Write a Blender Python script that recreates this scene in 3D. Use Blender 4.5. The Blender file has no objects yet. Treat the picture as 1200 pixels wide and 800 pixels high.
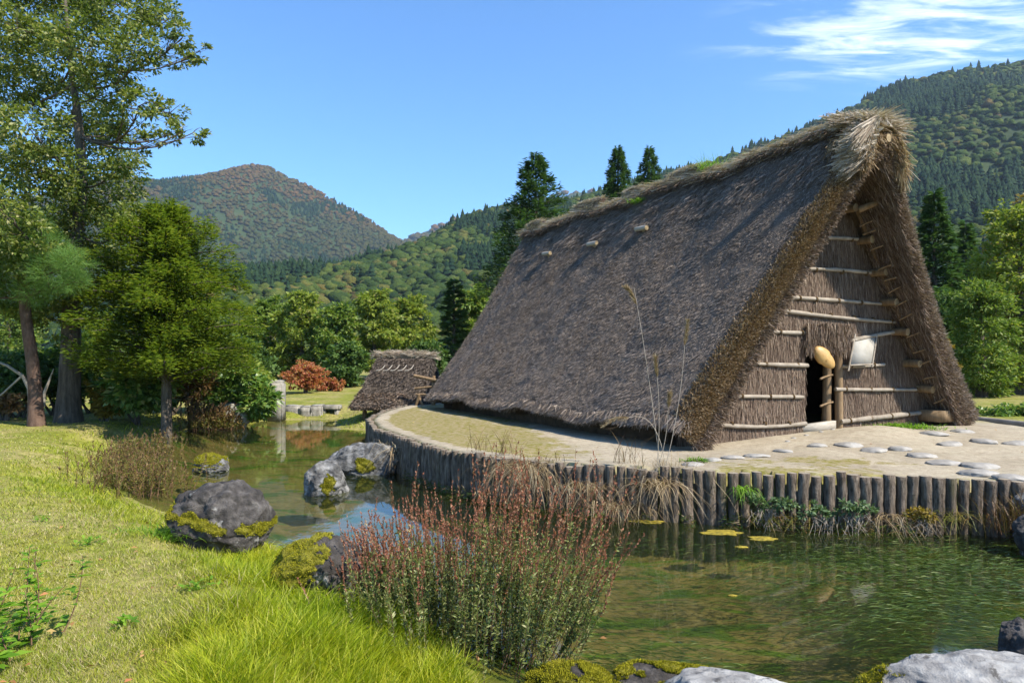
EXPO = 0.95
import bpy, bmesh, math, random
import numpy as np
R = math.radians
C = bpy.context.scene.collection
scene = bpy.context.scene
rng = np.random.default_rng(7)
random.seed(7)
F, HZ, EYE = 810.0, 420.0, 2.05          # focal length, horizon and eye height used when surveying the place

def at(px, py, Y):                        # surveyed point at a known distance
    return np.array([(px-600)/F*Y, Y, EYE-(py-HZ)/F*Y])
def on(px, py, z):                        # surveyed point at a known height
    Y = F*(EYE-z)/(py-HZ)
    return np.array([(px-600)/F*Y, Y, z])

# ------------------------------------------------------------------ noise
def _hash(ix, iy, iz, seed):
    h = (ix.astype(np.int64)*374761393 + iy.astype(np.int64)*668265263 + iz.astype(np.int64)*2147483647 + seed*974711) & 0xffffffff
    h = ((h ^ (h >> 13)) * 1274126177) & 0xffffffff
    h = h ^ (h >> 16)
    return (h & 0xffff)/65535.0
def vnoise(p, seed=0):
    i = np.floor(p); f = p-i; f = f*f*(3-2*f)
    ix, iy, iz = i[:,0], i[:,1], i[:,2]
    out = 0
    for dx in (0,1):
        wx = f[:,0] if dx else 1-f[:,0]
        for dy in (0,1):
            wy = f[:,1] if dy else 1-f[:,1]
            for dz in (0,1):
                wz = f[:,2] if dz else 1-f[:,2]
                out = out + wx*wy*wz*_hash(ix+dx, iy+dy, iz+dz, seed)
    return out
def fbm(p, seed=0, oct=4):
    p = np.asarray(p, float); a, s, o = 0.5, 0, 0
    for k in range(oct):
        o = o + a*vnoise(p*(2**k)+17.3*k, seed+k); s += a; a *= .5
    return o/s*2-1
def sstep(a, b, x):
    t = np.clip((x-a)/(b-a), 0, 1); return t*t*(3-2*t)
def unit(v):
    return v/np.maximum(np.linalg.norm(v, axis=-1, keepdims=True), 1e-9)

# ------------------------------------------------------------------ mesh builder
class MB:
    def __init__(s): s.v=[]; s.q=[]; s.t=[]; s.qm=[]; s.tm=[]; s.n=0
    def add(s, v, quads=None, tris=None, m=0):
        v = np.asarray(v, float).reshape(-1,3); s.v.append(v)
        if quads is not None and len(quads):
            q = np.asarray(quads, np.int64).reshape(-1,4)+s.n; s.q.append(q); s.qm.append(np.full(len(q), m) if np.isscalar(m) else np.asarray(m))
        if tris is not None and len(tris):
            t = np.asarray(tris, np.int64).reshape(-1,3)+s.n; s.t.append(t); s.tm.append(np.full(len(t), m))
        s.n += len(v); return s
    def build(s, name, mats, parent=None, smooth=False, attrs=None):
        V = np.concatenate(s.v) if s.v else np.zeros((0,3))
        Q = np.concatenate(s.q) if s.q else np.zeros((0,4), np.int64)
        T = np.concatenate(s.t) if s.t else np.zeros((0,3), np.int64)
        me = bpy.data.meshes.new(name)
        me.vertices.add(len(V)); me.vertices.foreach_set('co', V.astype(np.float32).ravel())
        nl = Q.size+T.size; me.loops.add(nl)
        me.loops.foreach_set('vertex_index', np.concatenate([Q.ravel(), T.ravel()]).astype(np.int32))
        me.polygons.add(len(Q)+len(T))
        st = np.concatenate([np.arange(len(Q))*4, len(Q)*4+np.arange(len(T))*3]).astype(np.int32)
        me.polygons.foreach_set('loop_start', st)
        mi = np.concatenate(s.qm+s.tm).astype(np.int32) if (s.qm or s.tm) else np.zeros(0, np.int32)
        for mm in (mats if isinstance(mats, (list, tuple)) else [mats]): me.materials.append(mm)
        me.polygons.foreach_set('material_index', mi)
        if smooth: me.polygons.foreach_set('use_smooth', np.ones(len(mi), bool))
        for k, a in (attrs or {}).items():
            at_ = me.attributes.new(k, 'FLOAT', 'POINT'); at_.data.foreach_set('value', np.asarray(a, np.float32))
        me.update(calc_edges=True); me.validate()
        o = bpy.data.objects.new(name, me); C.objects.link(o)
        if parent is not None: o.parent = parent
        return o

def tag(o, label=None, cat=None, group=None, kind=None):
    if label: o['label'] = label
    if cat: o['category'] = cat
    if group: o['group'] = group
    if kind: o['kind'] = kind
    return o
def thing(name, label, cat, loc=(0,0,0), group=None):
    o = bpy.data.objects.new(name, None); C.objects.link(o); o.location = tuple(loc); o.empty_display_size = .2
    return tag(o, label, cat, group)
def dup(root, loc=None, rotz=None, scale=None, label=None):
    r = root.copy(); C.objects.link(r)
    if loc is not None: r.location = tuple(loc)
    if rotz is not None: r.rotation_euler = (0,0,rotz)
    if scale is not None: r.scale = (scale,)*3 if np.isscalar(scale) else tuple(scale)
    if label: r['label'] = label
    for ch in list(root.children):
        c = ch.copy(); C.objects.link(c); c.parent = r
        for g in ch.children:
            d = g.copy(); C.objects.link(d); d.parent = c
    return r

_ico = {}
def ico(n):
    if n not in _ico:
        bm = bmesh.new(); bmesh.ops.create_icosphere(bm, subdivisions=n, radius=1.0)
        _ico[n] = (np.array([v.co[:] for v in bm.verts]), np.array([[v.index for v in f.verts] for f in bm.faces])); bm.free()
    return _ico[n]

def frames(d):
    d = unit(np.asarray(d, float)); up = np.zeros_like(d); up[...,2] = 1
    par = np.abs(d[...,2]) > .95; up[par] = (1,0,0)
    a = unit(np.cross(up, d)); b = np.cross(d, a); return a, b
def tube(mb, pts, rad, n=8, m=0, cap=True, capm=None, wob=0):
    pts = np.asarray(pts, float); k = len(pts); rad = np.broadcast_to(np.asarray(rad, float), (k,))
    tan = np.gradient(pts, axis=0); a, b = frames(tan)
    for i in range(1, k):                                  # keep the frame from flipping
        if np.dot(a[i], a[i-1]) < 0: a[i] = -a[i]; b[i] = -b[i]
    th = np.arange(n)/n*2*math.pi
    rr = rad[:,None]*np.ones(n)
    if wob: rr = rr*(1+wob*fbm(np.stack([np.repeat(np.arange(k)*.7, n), np.tile(np.cos(th)*1.5, k), np.tile(np.sin(th)*1.5, k)+pts[0,0]*3], 1), 3, 2).reshape(k, n))
    V = pts[:,None,:]+rr[...,None]*(np.cos(th)[None,:,None]*a[:,None,:]+np.sin(th)[None,:,None]*b[:,None,:])
    i = np.arange(k-1)[:,None]*n; j = np.arange(n)[None,:]; j2 = (j+1)%n
    Q = np.stack([i+j, i+j2, i+n+j2, i+n+j], -1).reshape(-1,4)
    mb.add(V.reshape(-1,3), Q, m=m)
    if cap:
        cm = m if capm is None else capm
        for e, idx in ((0, 0), (k-1, 1)):
            ring = V[e]; c = ring.mean(0); vv = np.concatenate([ring, c[None]])
            t = [[jj, (jj+1)%n, n] if idx else [(jj+1)%n, jj, n] for jj in range(n)]
            mb.add(vv, None, t, m=cm)
def curve(p0, p1, bow=(0,0,0), n=6):
    t = np.linspace(0,1,n)[:,None]; return np.asarray(p0)*(1-t)+np.asarray(p1)*t+np.asarray(bow)*(4*t*(1-t))
def box(mb, c, hx, hy, hz, ax=None, ay=None, az=None, m=0):
    ax = np.array([1,0,0]) if ax is None else np.asarray(ax); ay = np.array([0,1,0]) if ay is None else np.asarray(ay); az = np.array([0,0,1]) if az is None else np.asarray(az)
    V = [np.asarray(c)+sx*hx*ax+sy*hy*ay+sz*hz*az for sz in (-1,1) for sy in (-1,1) for sx in (-1,1)]
    mb.add(V, [[0,2,3,1],[4,5,7,6],[0,1,5,4],[2,6,7,3],[0,4,6,2],[1,3,7,5]], m=m)

def rvec(n): return unit(rng.normal(size=(n,3)))
def leaves(mb, P, D, N, L, W, m=0, fold=.25):            # kite-shaped leaves: root P, along D, facing N
    n = len(P); D = unit(D); S = unit(np.cross(D, N)); N2 = np.cross(S, D)
    L = np.broadcast_to(L, (n,))[:,None]; W = np.broadcast_to(W, (n,))[:,None]
    a = P; c = P+D*L-N2*L*.15; mid = P+D*L*.45+N2*W*fold*.5
    V = np.stack([a, mid+S*W*.5, c, mid-S*W*.5], 1).reshape(-1,3)
    mb.add(V, np.arange(4*n).reshape(-1,4), m=m)
def straws(mb, P, D, L, W, m=0, view=None):              # thin tapering straws
    n = len(P); D = unit(D); S = unit(np.cross(D, rvec(n) if view is None else view))
    L = np.broadcast_to(L, (n,))[:,None]; W = np.broadcast_to(W, (n,))[:,None]
    V = np.stack([P-S*W*.5, P+S*W*.5, P+D*L+S*W*.25, P+D*L-S*W*.25], 1).reshape(-1,3)
    mb.add(V, np.arange(4*n).reshape(-1,4), m=m)
def blades(mb, P, D, bend, L, W, m=0):                   # grass blades: two quads tall, bending over towards `bend`
    n = len(P); D = unit(D); L = np.broadcast_to(L, (n,))[:,None]; W = np.broadcast_to(W, (n,))[:,None]
    S = unit(np.cross(D, bend)); 
    p1 = P+D*L*.5+bend*L*.10; p2 = P+D*L*.88+bend*L*.42
    V = np.stack([P-S*W*.5, P+S*W*.5, p1-S*W*.42, p1+S*W*.42, p2], 1).reshape(-1,3)
    b = np.arange(n)[:,None]*5
    mb.add(V, b+np.array([[0,1,3,2]]), b+np.array([[2,3,4]]), m=m)

# ------------------------------------------------------------------ materials
def newmat(name):
    m = bpy.data.materials.new(name); m.use_nodes = True; nt = m.node_tree; nt.nodes.clear(); return m, nt
class NT:
    def __init__(s, nt): s.nt = nt
    def n(s, t, **kw):
        nd = s.nt.nodes.new(t)
        for k, v in kw.items():
            if k.startswith('i_'): nd.inputs[k[2:].replace('_',' ')].default_value = v
            else: setattr(nd, k, v)
        return nd
    def l(s, a, b): s.nt.links.new(a, b)
    def coord(s, scale=(1,1,1), world=False, rot=(0,0,0)):
        if world: src = s.n('ShaderNodeNewGeometry').outputs['Position']
        else: src = s.n('ShaderNodeTexCoord').outputs['Object']
        mp = s.n('ShaderNodeMapping'); mp.inputs['Scale'].default_value = scale; mp.inputs['Rotation'].default_value = rot; s.l(src, mp.inputs['Vector']); return mp.outputs['Vector']
    def noise(s, vec, scale, detail=4, rough=.55, dist=0):
        nd = s.n('ShaderNodeTexNoise'); nd.inputs['Scale'].default_value = scale; nd.inputs['Detail'].default_value = detail
        nd.inputs['Roughness'].default_value = rough; nd.inputs['Distortion'].default_value = dist
        s.l(vec, nd.inputs['Vector']); return nd.outputs['Fac']
    def ramp(s, fac, stops):
        nd = s.n('ShaderNodeValToRGB'); e = nd.color_ramp.elements
        while len(e) < len(stops): e.new(.5)
        for el, (p, c) in zip(e, stops): el.position = p; el.color = (*c, 1) if len(c) == 3 else c
        s.l(fac, nd.inputs['Fac']); return nd.outputs['Color']
    def mix(s, fac, a, b, mode='MIX'):
        nd = s.n('ShaderNodeMix', data_type='RGBA', blend_type=mode)
        for src, inp in ((fac, nd.inputs[0]), (a, nd.inputs[6]), (b, nd.inputs[7])):
            if hasattr(src, 'is_linked'): s.l(src, inp)
            elif isinstance(src, (int, float)): inp.default_value = src
            else: inp.default_value = (*src, 1)
        return nd.outputs[2]
    def math(s, op, a, b=0, clamp=False):
        nd = s.n('ShaderNodeMath', operation=op, use_clamp=clamp)
        for src, inp in ((a, nd.inputs[0]), (b, nd.inputs[1])):
            if hasattr(src, 'is_linked'): s.l(src, inp)
            else: inp.default_value = src
        return nd.outputs[0]
    def smooth(s, v, a, b):
        nd = s.n('ShaderNodeMapRange', interpolation_type='SMOOTHSTEP'); nd.inputs['From Min'].default_value = a; nd.inputs['From Max'].default_value = b
        s.l(v, nd.inputs['Value']); return nd.outputs['Result']
    def bump(s, h, strength, dist=.02):
        nd = s.n('ShaderNodeBump'); nd.inputs['Strength'].default_value = strength; nd.inputs['Distance'].default_value = dist
        s.l(h, nd.inputs['Height']); return nd.outputs['Normal']
    def bsdf(s, col, rough=.9, spec=.3, normal=None):
        p = s.n('ShaderNodeBsdfPrincipled')
        if hasattr(col, 'is_linked'): s.l(col, p.inputs['Base Color'])
        else: p.inputs['Base Color'].default_value = (*col, 1)
        p.inputs['Roughness'].default_value = rough; p.inputs['Specular IOR Level'].default_value = spec
        if normal is not None: s.l(normal, p.inputs['Normal'])
        return p
    def out(s, sh, vol=False):
        o = s.n('ShaderNodeOutputMaterial'); s.l(sh, o.inputs['Volume' if vol else 'Surface'])

def surf(name, stops, scale=4, stretch=(1,1,1), rough=.9, bump=.5, bdist=.02, fine=None, detail=6, island=None, spec=.25, world=False, dark=None):
    """noise-coloured solid surface with bump; island = stops multiplied in per straw/log/stone"""
    m, nt = newmat(name); b = NT(nt); vec = b.coord(stretch, world)
    f = b.noise(vec, scale, detail, .6); col = b.ramp(f, stops)
    if island:
        g = b.n('ShaderNodeNewGeometry').outputs['Random Per Island']; col = b.mix(1.0, col, b.ramp(g, island), 'MULTIPLY')
    h = b.noise(vec, scale*(fine or 3), 6, .7)
    if dark:                                             # lichen / stain patches with a shape of their own
        sc, lo, hi, c = dark; pf = b.smooth(b.noise(vec, sc, 5, .65, .4), lo, hi); col = b.mix(pf, col, c)
    b.out(b.bsdf(col, rough, spec, b.bump(h, bump, bdist)).outputs[0]); return m
def leafmat(name, stops, trans=.3, rough=.55, spec=.3, patch=None, tcol=1.25):
    """leaf / blade material, colour varies leaf by leaf; patch = (scale, stops) multiplied in by position"""
    m, nt = newmat(name); b = NT(nt)
    g = b.n('ShaderNodeNewGeometry'); col = b.ramp(g.outputs['Random Per Island'], stops)
    if patch:
        f = b.noise(b.coord((1,1,1), True), patch[0], 4, .6); col = b.mix(1.0, col, b.ramp(f, patch[1]), 'MULTIPLY')
    p = b.bsdf(col, rough, spec); t = b.n('ShaderNodeBsdfTranslucent')
    c2 = b.mix(1.0, col, (tcol, tcol*1.02, tcol*.55), 'MULTIPLY'); b.l(c2, t.inputs['Color'])
    mx = b.n('ShaderNodeMixShader'); mx.inputs[0].default_value = trans; b.l(p.outputs[0], mx.inputs[1]); b.l(t.outputs[0], mx.inputs[2])
    b.out(mx.outputs[0]); return m
# builder override: vertices are given in world space, stored relative to the thing they belong to
_build = MB.build
def wloc(o):
    p = np.zeros(3)
    while o is not None: p = p+np.array(o.location); o = o.parent
    return p
def build(mb, name, mats, parent=None, smooth=False, attrs=None, loc=None):
    off = wloc(parent) if parent is not None else (np.zeros(3) if loc is None else np.asarray(loc, float))
    o_loc = None
    mb.v = [v-off for v in mb.v]
    o = _build(mb, name, mats, parent, smooth, attrs)
    if parent is None and loc is not None: o.location = tuple(loc)
    return o
MB.build = build

# ------------------------------------------------------------------ layout of the place
POND = np.array([(-.50,4.35),(-.85,5.2),(-1.35,5.95),(-2.3,6.9),(-2.9,7.6),(-3.9,8.35),(-5.5,9.8),(-7.0,11.2),(-7.7,12.6),(-8.3,14.2),(-9.3,15.6),(-9.7,17.6),(-9.6,19.6),
                 (-10.1,21.2),(-9.9,22.2),(-8.8,22.6),(-7.6,23.2),(-6.6,23.5),(-5.7,23.4),(-5.35,21.6),(-4.8,20.2),(-3.3,19.7),(-1.6,19.2),(-1,21),(0,14),(3,10),(7,8.6),(9,8),(9.6,6.5),(9.4,3.6),(6.5,2.5),(4.2,2.7),(3.0,2.6),(2.0,2.5),(.6,2.5),(-.05,2.9),(-.32,3.6)])
TERR = np.array([(-.4,22.6),(-2.2,22.0),(-3.1,20.6),(-3.32,18.9),(-3.34,17.2),(-3.2,15.75),(-2.7,14.0),(-2.02,12.6),(-1.5,11.5),(-.92,10.6),(0,9.72),(1.12,9.07),(2.15,8.74),(2.86,8.59),(3.81,8.38),(4.8,8.28),(5.7,8.06),(6.6,7.75),(7.6,7.1),(8.3,6.2),(9.5,5.6),(13,4.5),(20,8),(24,20),(20,34),(6,34)])
def sdist(poly, x, y):                      # signed distance, negative inside
    p = np.stack([x, y], -1); d = np.full(x.shape, 1e9); ins = np.zeros(x.shape, bool)
    for a, b in zip(poly, np.roll(poly, -1, 0)):
        e = b-a; w = p-a; t = np.clip((w@e)/(e@e), 0, 1); d = np.minimum(d, np.linalg.norm(w-t[...,None]*e, axis=-1))
        c = (a[1] <= p[...,1]) != (b[1] <= p[...,1])
        with np.errstate(divide='ignore', invalid='ignore'):
            xi = a[0]+(p[...,1]-a[1])*(b[0]-a[0])/(b[1]-a[1] if b[1] != a[1] else 1e-9)
        ins ^= c & (p[...,0] < xi)
    return np.where(ins, -d, d)
A = np.array([2.55,10.31,0]); G = unit(np.array([.884,.467,0.])); S = unit(np.array([-.467,.884,0.]))
WID, LEN = 7.5, 10.5; DH = WID/2; ZT = .65
def HP(u, t, z): 
    u, t, z = np.broadcast_arrays(np.asarray(u, float), np.asarray(t, float), np.asarray(z, float))
    return A+G*u[...,None]+S*t[...,None]+np.array([0,0,1.])*z[...,None]
def ground(x, y, parts=False):
    x = np.asarray(x, float); y = np.asarray(y, float)
    dp = sdist(POND, x, y); dt = sdist(TERR, x, y)
    P = np.stack([x, y, 0*x], -1).reshape(-1,3)
    n1 = fbm(P*.35, 11, 3).reshape(x.shape); n2 = fbm(P*1.7, 21, 3).reshape(x.shape)
    dpo = dp+.18*n2
    land = .02+.33*sstep(-.05, 1.3, dpo)+.13*sstep(1.3, 9, dpo)+.10*n1*sstep(.5, 5, dpo)+.03*n2*sstep(0,.6,dpo)
    bed = .02-.52*sstep(0, 2.0, -dpo)+.06*n2*sstep(.2,1,-dpo)
    z = np.where(dpo > 0, land, bed)
    z = np.where((dt < .9) & (dt > 0) & (z > .3) & (y < 24) & (x < 9), np.minimum(z, .3), z)
    u = (x-A[0])*G[0]+(y-A[1])*G[1]; t = (x-A[0])*S[0]+(y-A[1])*S[1]
    top = ZT+.09*sstep(-2.2,-.2,t)*sstep(.5,3.2,u)+.10*np.exp(-(((u-4.5)/.8)**2+((t+.05)/.5)**2))+.018*n2+.02*n1
    top = np.where(dt > -.35, np.minimum(top, ZT+.03), top)
    z = np.where(dt < 0, top, z)
    z = z+.25*sstep(26, 60, np.hypot(x, y))
    if parts: return z, dp, dt
    return z
def gz(x, y): return float(ground(np.array([x]), np.array([y]))[0])

# ------------------------------------------------------------------ materials of the place
def ground_mat():
    m, nt = newmat('soil_and_turf'); b = NT(nt); v = b.coord((1,1,1), True)
    at_s = b.n('ShaderNodeAttribute', attribute_name='terrace').outputs['Fac']; at_p = b.n('ShaderNodeAttribute', attribute_name='depth').outputs['Fac']
    n1 = b.noise(v, .55, 5, .6); n2 = b.noise(v, 9, 6, .7); n3 = b.noise(v, 60, 4, .7)
    turf = b.ramp(n1, [(.3,(.16,.17,.025)),(.45,(.21,.22,.035)),(.55,(.30,.26,.09)),(.7,(.15,.18,.03))])
    turf = b.mix(1.0, turf, b.ramp(n2, [(.3,(.45,.45,.45)),(.7,(1.2,1.2,1.2))]), 'MULTIPLY')
    sand = b.ramp(n2, [(.25,(.26,.21,.145)),(.5,(.375,.32,.235)),(.75,(.45,.39,.295))])
    sand = b.mix(1.0, sand, b.ramp(n3, [(.3,(.72,.72,.72)),(.7,(1.12,1.12,1.12))]), 'MULTIPLY'); sand = b.mix(1.0, sand, b.ramp(b.noise(v, .9, 5, .65, .5), [(.35,(.78,.76,.74)),(.6,(1.06,1.06,1.06))]), 'MULTIPLY')
    at_m = b.n('ShaderNodeAttribute', attribute_name='moss').outputs['Fac']
    mm = b.math('ADD', at_m, b.math('MULTIPLY', b.math('SUBTRACT', b.noise(v, 2.2, 7, .75, .6), .5), 2.2))
    mossc = b.ramp(n2, [(.3,(.10,.09,.025)),(.45,(.19,.165,.035)),(.56,(.27,.215,.13)),(.7,(.22,.18,.045))])
    sand = b.mix(b.smooth(mm, .42, .68), sand, mossc)
    land = b.mix(at_s, turf, sand)
    bedn = b.noise(b.coord((.55,1.5,1), True, (0,0,.35)), 1.3, 5, .6, 1.2)
    bed = b.ramp(bedn, [(.30,(.03,.095,.010)),(.42,(.09,.15,.014)),(.48,(.22,.16,.07)),(.58,(.27,.20,.10)),(.66,(.10,.18,.016)),(.78,(.24,.21,.035))])
    bed = b.mix(1.0, bed, b.ramp(n2, [(.3,(.55,.55,.55)),(.7,(1.15,1.15,1.15))]), 'MULTIPLY')
    col = b.mix(b.smooth(at_p, -.02, .12), land, bed)
    h = b.math('ADD', b.math('MULTIPLY', n2, .5), b.math('MULTIPLY', n3, .35))
    b.out(b.bsdf(col, .95, .15, b.bump(h, .6, .03)).outputs[0]); return m
def water_mat():
    m, nt = newmat('pond_water'); b = NT(nt); v = b.coord((1,1,1), True)
    w1 = b.noise(b.coord((1,.55,1), True, (0,0,.2)), 5.5, 3, .5, .3); w2 = b.noise(v, .9, 2, .5)
    calm = b.smooth(b.noise(v, .32, 2, .5), .42, .62)
    h = b.math('MULTIPLY', b.math('ADD', b.math('MULTIPLY', w1, .5), b.math('MULTIPLY', w2, .25)), b.math('ADD', b.math('MULTIPLY', calm, .8), .25))
    nrm = b.bump(h, .15, .03)
    tr = b.n('ShaderNodeBsdfTransparent'); tr.inputs['Color'].default_value = (.80,.84,.64,1)
    df = b.n('ShaderNodeBsdfDiffuse'); df.inputs['Color'].default_value = (.045,.07,.03,1)
    mx = b.n('ShaderNodeMixShader'); mx.inputs[0].default_value = .16; b.l(tr.outputs[0], mx.inputs[1]); b.l(df.outputs[0], mx.inputs[2])
    gl = b.n('ShaderNodeBsdfGlossy'); gl.inputs['Roughness'].default_value = .035; gl.inputs['Color'].default_value = (1,1,1,1); b.l(nrm, gl.inputs['Normal'])
    fr = b.n('ShaderNodeFresnel'); fr.inputs['IOR'].default_value = 1.33; b.l(nrm, fr.inputs['Normal'])
    mf = b.n('ShaderNodeMixShader'); b.l(fr.outputs[0], mf.inputs[0]); b.l(mx.outputs[0], mf.inputs[1]); b.l(gl.outputs[0], mf.inputs[2])
    b.out(mf.outputs[0]); return m
M = {}
M['ground'] = ground_mat(); M['water'] = water_mat()
M['thatch'] = surf('weathered_thatch', [(.25,(.055,.045,.038)),(.5,(.11,.09,.075)),(.75,(.17,.14,.115))], 3, (1,1,1), .95, .9, .05, 8)
M['straw_grey'] = leafmat('grey_straw', [(0,(.095,.072,.056)),(.4,(.225,.178,.143)),(.8,(.34,.275,.228)),(1,(.47,.39,.32))], .12, .8, .25, (.9,[(.3,(.88,.86,.84)),(.7,(1.1,1.1,1.1))]))
M['straw_gold'] = leafmat('cut_straw', [(0,(.10,.060,.032)),(.4,(.25,.165,.085)),(.8,(.39,.28,.165)),(1,(.52,.41,.27))], .1, .8, .2)
M['straw_brown'] = leafmat('brown_straw', [(0,(.08,.05,.035)),(.5,(.19,.135,.10)),(.85,(.29,.22,.165)),(1,(.40,.32,.24))], .1, .8, .2, (1.3,[(.3,(.7,.68,.66)),(.7,(1.15,1.15,1.15))]))
M['straw_pale'] = leafmat('pale_straw', [(0,(.22,.165,.115)),(.4,(.40,.325,.245)),(1,(.60,.53,.44))], .15, .7, .3)
M['thatch_gold'] = surf('cut_thatch', [(.3,(.10,.06,.025)),(.7,(.24,.15,.06))], 14, (1,1,1), .95, 1, .04, 5)
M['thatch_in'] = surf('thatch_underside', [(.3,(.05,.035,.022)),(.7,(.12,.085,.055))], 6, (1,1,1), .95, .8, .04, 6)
M['wall'] = surf('straw_wall', [(.3,(.07,.048,.034)),(.7,(.15,.105,.075))], 3, (12,12,1), .95, .9, .03, 4)
M['pole'] = surf('grey_pole', [(.3,(.20,.165,.125)),(.7,(.36,.31,.25))], 5, (1,1,1), .8, .5, .01, 6)
M['timber'] = surf('brown_timber', [(.3,(.13,.085,.045)),(.7,(.28,.19,.105))], 3, (6,6,.8), .85, .6, .01, 5)
M['plank'] = surf('pale_plank', [(.3,(.27,.24,.195)),(.7,(.42,.38,.32))], 3, (2,2,9), .8, .4, .006, 5)
M['endgrain'] = surf('end_grain', [(.3,(.22,.16,.09)),(.7,(.38,.29,.17))], 20, (1,1,1), .9, .4, .006, 3)
M['log'] = surf('log_bark', [(.3,(.05,.038,.028)),(.48,(.165,.13,.10)),(.7,(.32,.26,.205))], 16, (1.6,1.6,.38), .95, 1, .05, 2, island=[(0,(.72,.70,.68)),(1,(1.2,1.18,1.15))], dark=(2.2,.56,.72,(.085,.08,.035)))
M['log_top'] = surf('log_top', [(.3,(.17,.14,.10)),(.7,(.32,.27,.2))], 30, (1,1,1), .9, .5, .006)
M['dark'] = surf('damp_earth', [(.3,(.03,.025,.018)),(.7,(.07,.055,.04))], 6)

# ------------------------------------------------------------------ ground, one sheet to the horizon
def axis(lo, hi, step, far, g=1.16):
    a = list(np.arange(lo, hi+1e-6, step)); s = step
    while a[-1] < far: s *= g; a.append(a[-1]+s)
    s = step
    while a[0] > -far: s *= g; a.insert(0, a[0]-s)
    return np.array(a)
xs = axis(-13, 12, .085, 4200); ys = axis(1.2, 25, .085, 4600)
X, Y = np.meshgrid(xs, ys); Z, DP, DT = ground(X, Y, True)
nx, ny = len(xs), len(ys); i = np.arange(ny-1)[:,None]*nx; j = np.arange(nx-1)[None,:]
mb = MB(); mb.add(np.stack([X, Y, Z], -1).reshape(-1,3), np.stack([i+j, i+j+1, i+nx+j+1, i+nx+j], -1).reshape(-1,4))
u_ = (X-A[0])*G[0]+(Y-A[1])*G[1]; t_ = (X-A[0])*S[0]+(Y-A[1])*S[1]
sand = sstep(.05,-.1,DT)*(1-sstep(15,17,Y+.3*X-1.5*(X>7)))*1.0
sand = np.where(u_ < 2, sstep(.05,-.1,DT), sand)
mossv = .92*sstep(2.0,-.1,X)*sstep(-.1,-.5,DT)+.62*np.exp(-(((X-4.3)/1.5)**2+((Y-9.35)/.45)**2))+.6*sstep(-.75,-.1,DT)*(X>2.6)*(X<4.6)+.05
# the worn strip right behind the logs on the long curved side is bare
mossv = np.where(X < 1.5, mossv*sstep(-.05,-.45,DT)-.35*sstep(.9,.1,-u_-.2)*(t_ > 0), mossv)
land_g = mb.build('ground', M['ground'], smooth=True, attrs={'terrace': sand.ravel(), 'depth': np.where(DT < .1, 0, np.clip(-Z,-.2,1)).ravel(), 'moss': mossv.ravel()})
tag(land_g, kind='structure', label='grassy bank, sandy terrace and pond bed', cat='ground')
# water surface
xs2 = np.array([-14,-9,-4,0,4,9.7,12.]); ys2 = np.array([1.6,5,10,15,20,24,28.])
mb = MB(); X2, Y2 = np.meshgrid(xs2, ys2); nn = len(xs2); i = np.arange(len(ys2)-1)[:,None]*nn; j = np.arange(nn-1)[None,:]
mb.add(np.stack([X2, Y2, 0*X2], -1).reshape(-1,3), np.stack([i+j, i+j+1, i+nn+j+1, i+nn+j], -1).reshape(-1,4))
tag(mb.build('water', M['water']), kind='structure', label='clear green pond water', cat='water')

# ------------------------------------------------------------------ log retaining wall
edge = TERR[2:20]; seg = np.linalg.norm(np.diff(edge, axis=0), axis=1); cum = np.concatenate([[0], np.cumsum(seg)])
lw = thing('log_retaining_wall', 'retaining wall of upright dark round logs along the pond edge of the sandy terrace', 'retaining wall', (2.2,8.65,0))
sp = 0.137; nlog = int(cum[-1]/sp); logs = []
for k in range(nlog):
    d = k*sp; q = np.array([np.interp(d, cum, edge[:,0]), np.interp(d, cum, edge[:,1])])
    q2 = np.array([np.interp(d+.05, cum, edge[:,0]), np.interp(d+.05, cum, edge[:,1])]); tg = unit(q2-q) if np.any(q2 != q) else np.array([1,0.]); nrm = np.array([tg[1],-tg[0]])
    logs.append((q+nrm*.075, q[0]))
order = sorted(range(nlog), key=lambda k: np.hypot(*logs[k][0]))
near = set(order[:95]); far = MB()
def one_log(mb, p, k):
    r = .054+.019*rng.random(); h = ZT+.0+rng.normal()*.016-(.03 if rng.random() < .06 else 0)
    if p[0] > 5.2: h -= .05*(p[0]-5.2)
    lean = rng.normal(size=2)*.020; zz = np.linspace(-.35, h, 17)
    pts = np.stack([p[0]+lean[0]*(zz-h)+.004*np.sin(zz*9+k), p[1]+lean[1]*(zz-h)+.004*np.cos(zz*7+k), zz], 1)
    rr = np.full(17, r)*(1+.03*rng.normal(size=17)*.5); pts2 = np.concatenate([pts, pts[-1:]+[[0,0,.008]]]); rr = np.concatenate([rr, [r*.9]])
    tube(mb, pts2, rr, 16, 0, True, 1, wob=.17)
for k in range(nlog):
    if k in near:
        mb = MB(); one_log(mb, logs[k][0], k); mb.build('log', [M['log'], M['log_top']], lw, smooth=True)
    else: one_log(far, logs[k][0], k)
tag(far.build('far_logs', [M['log'], M['log_top']], lw, smooth=True), kind='stuff')
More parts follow.
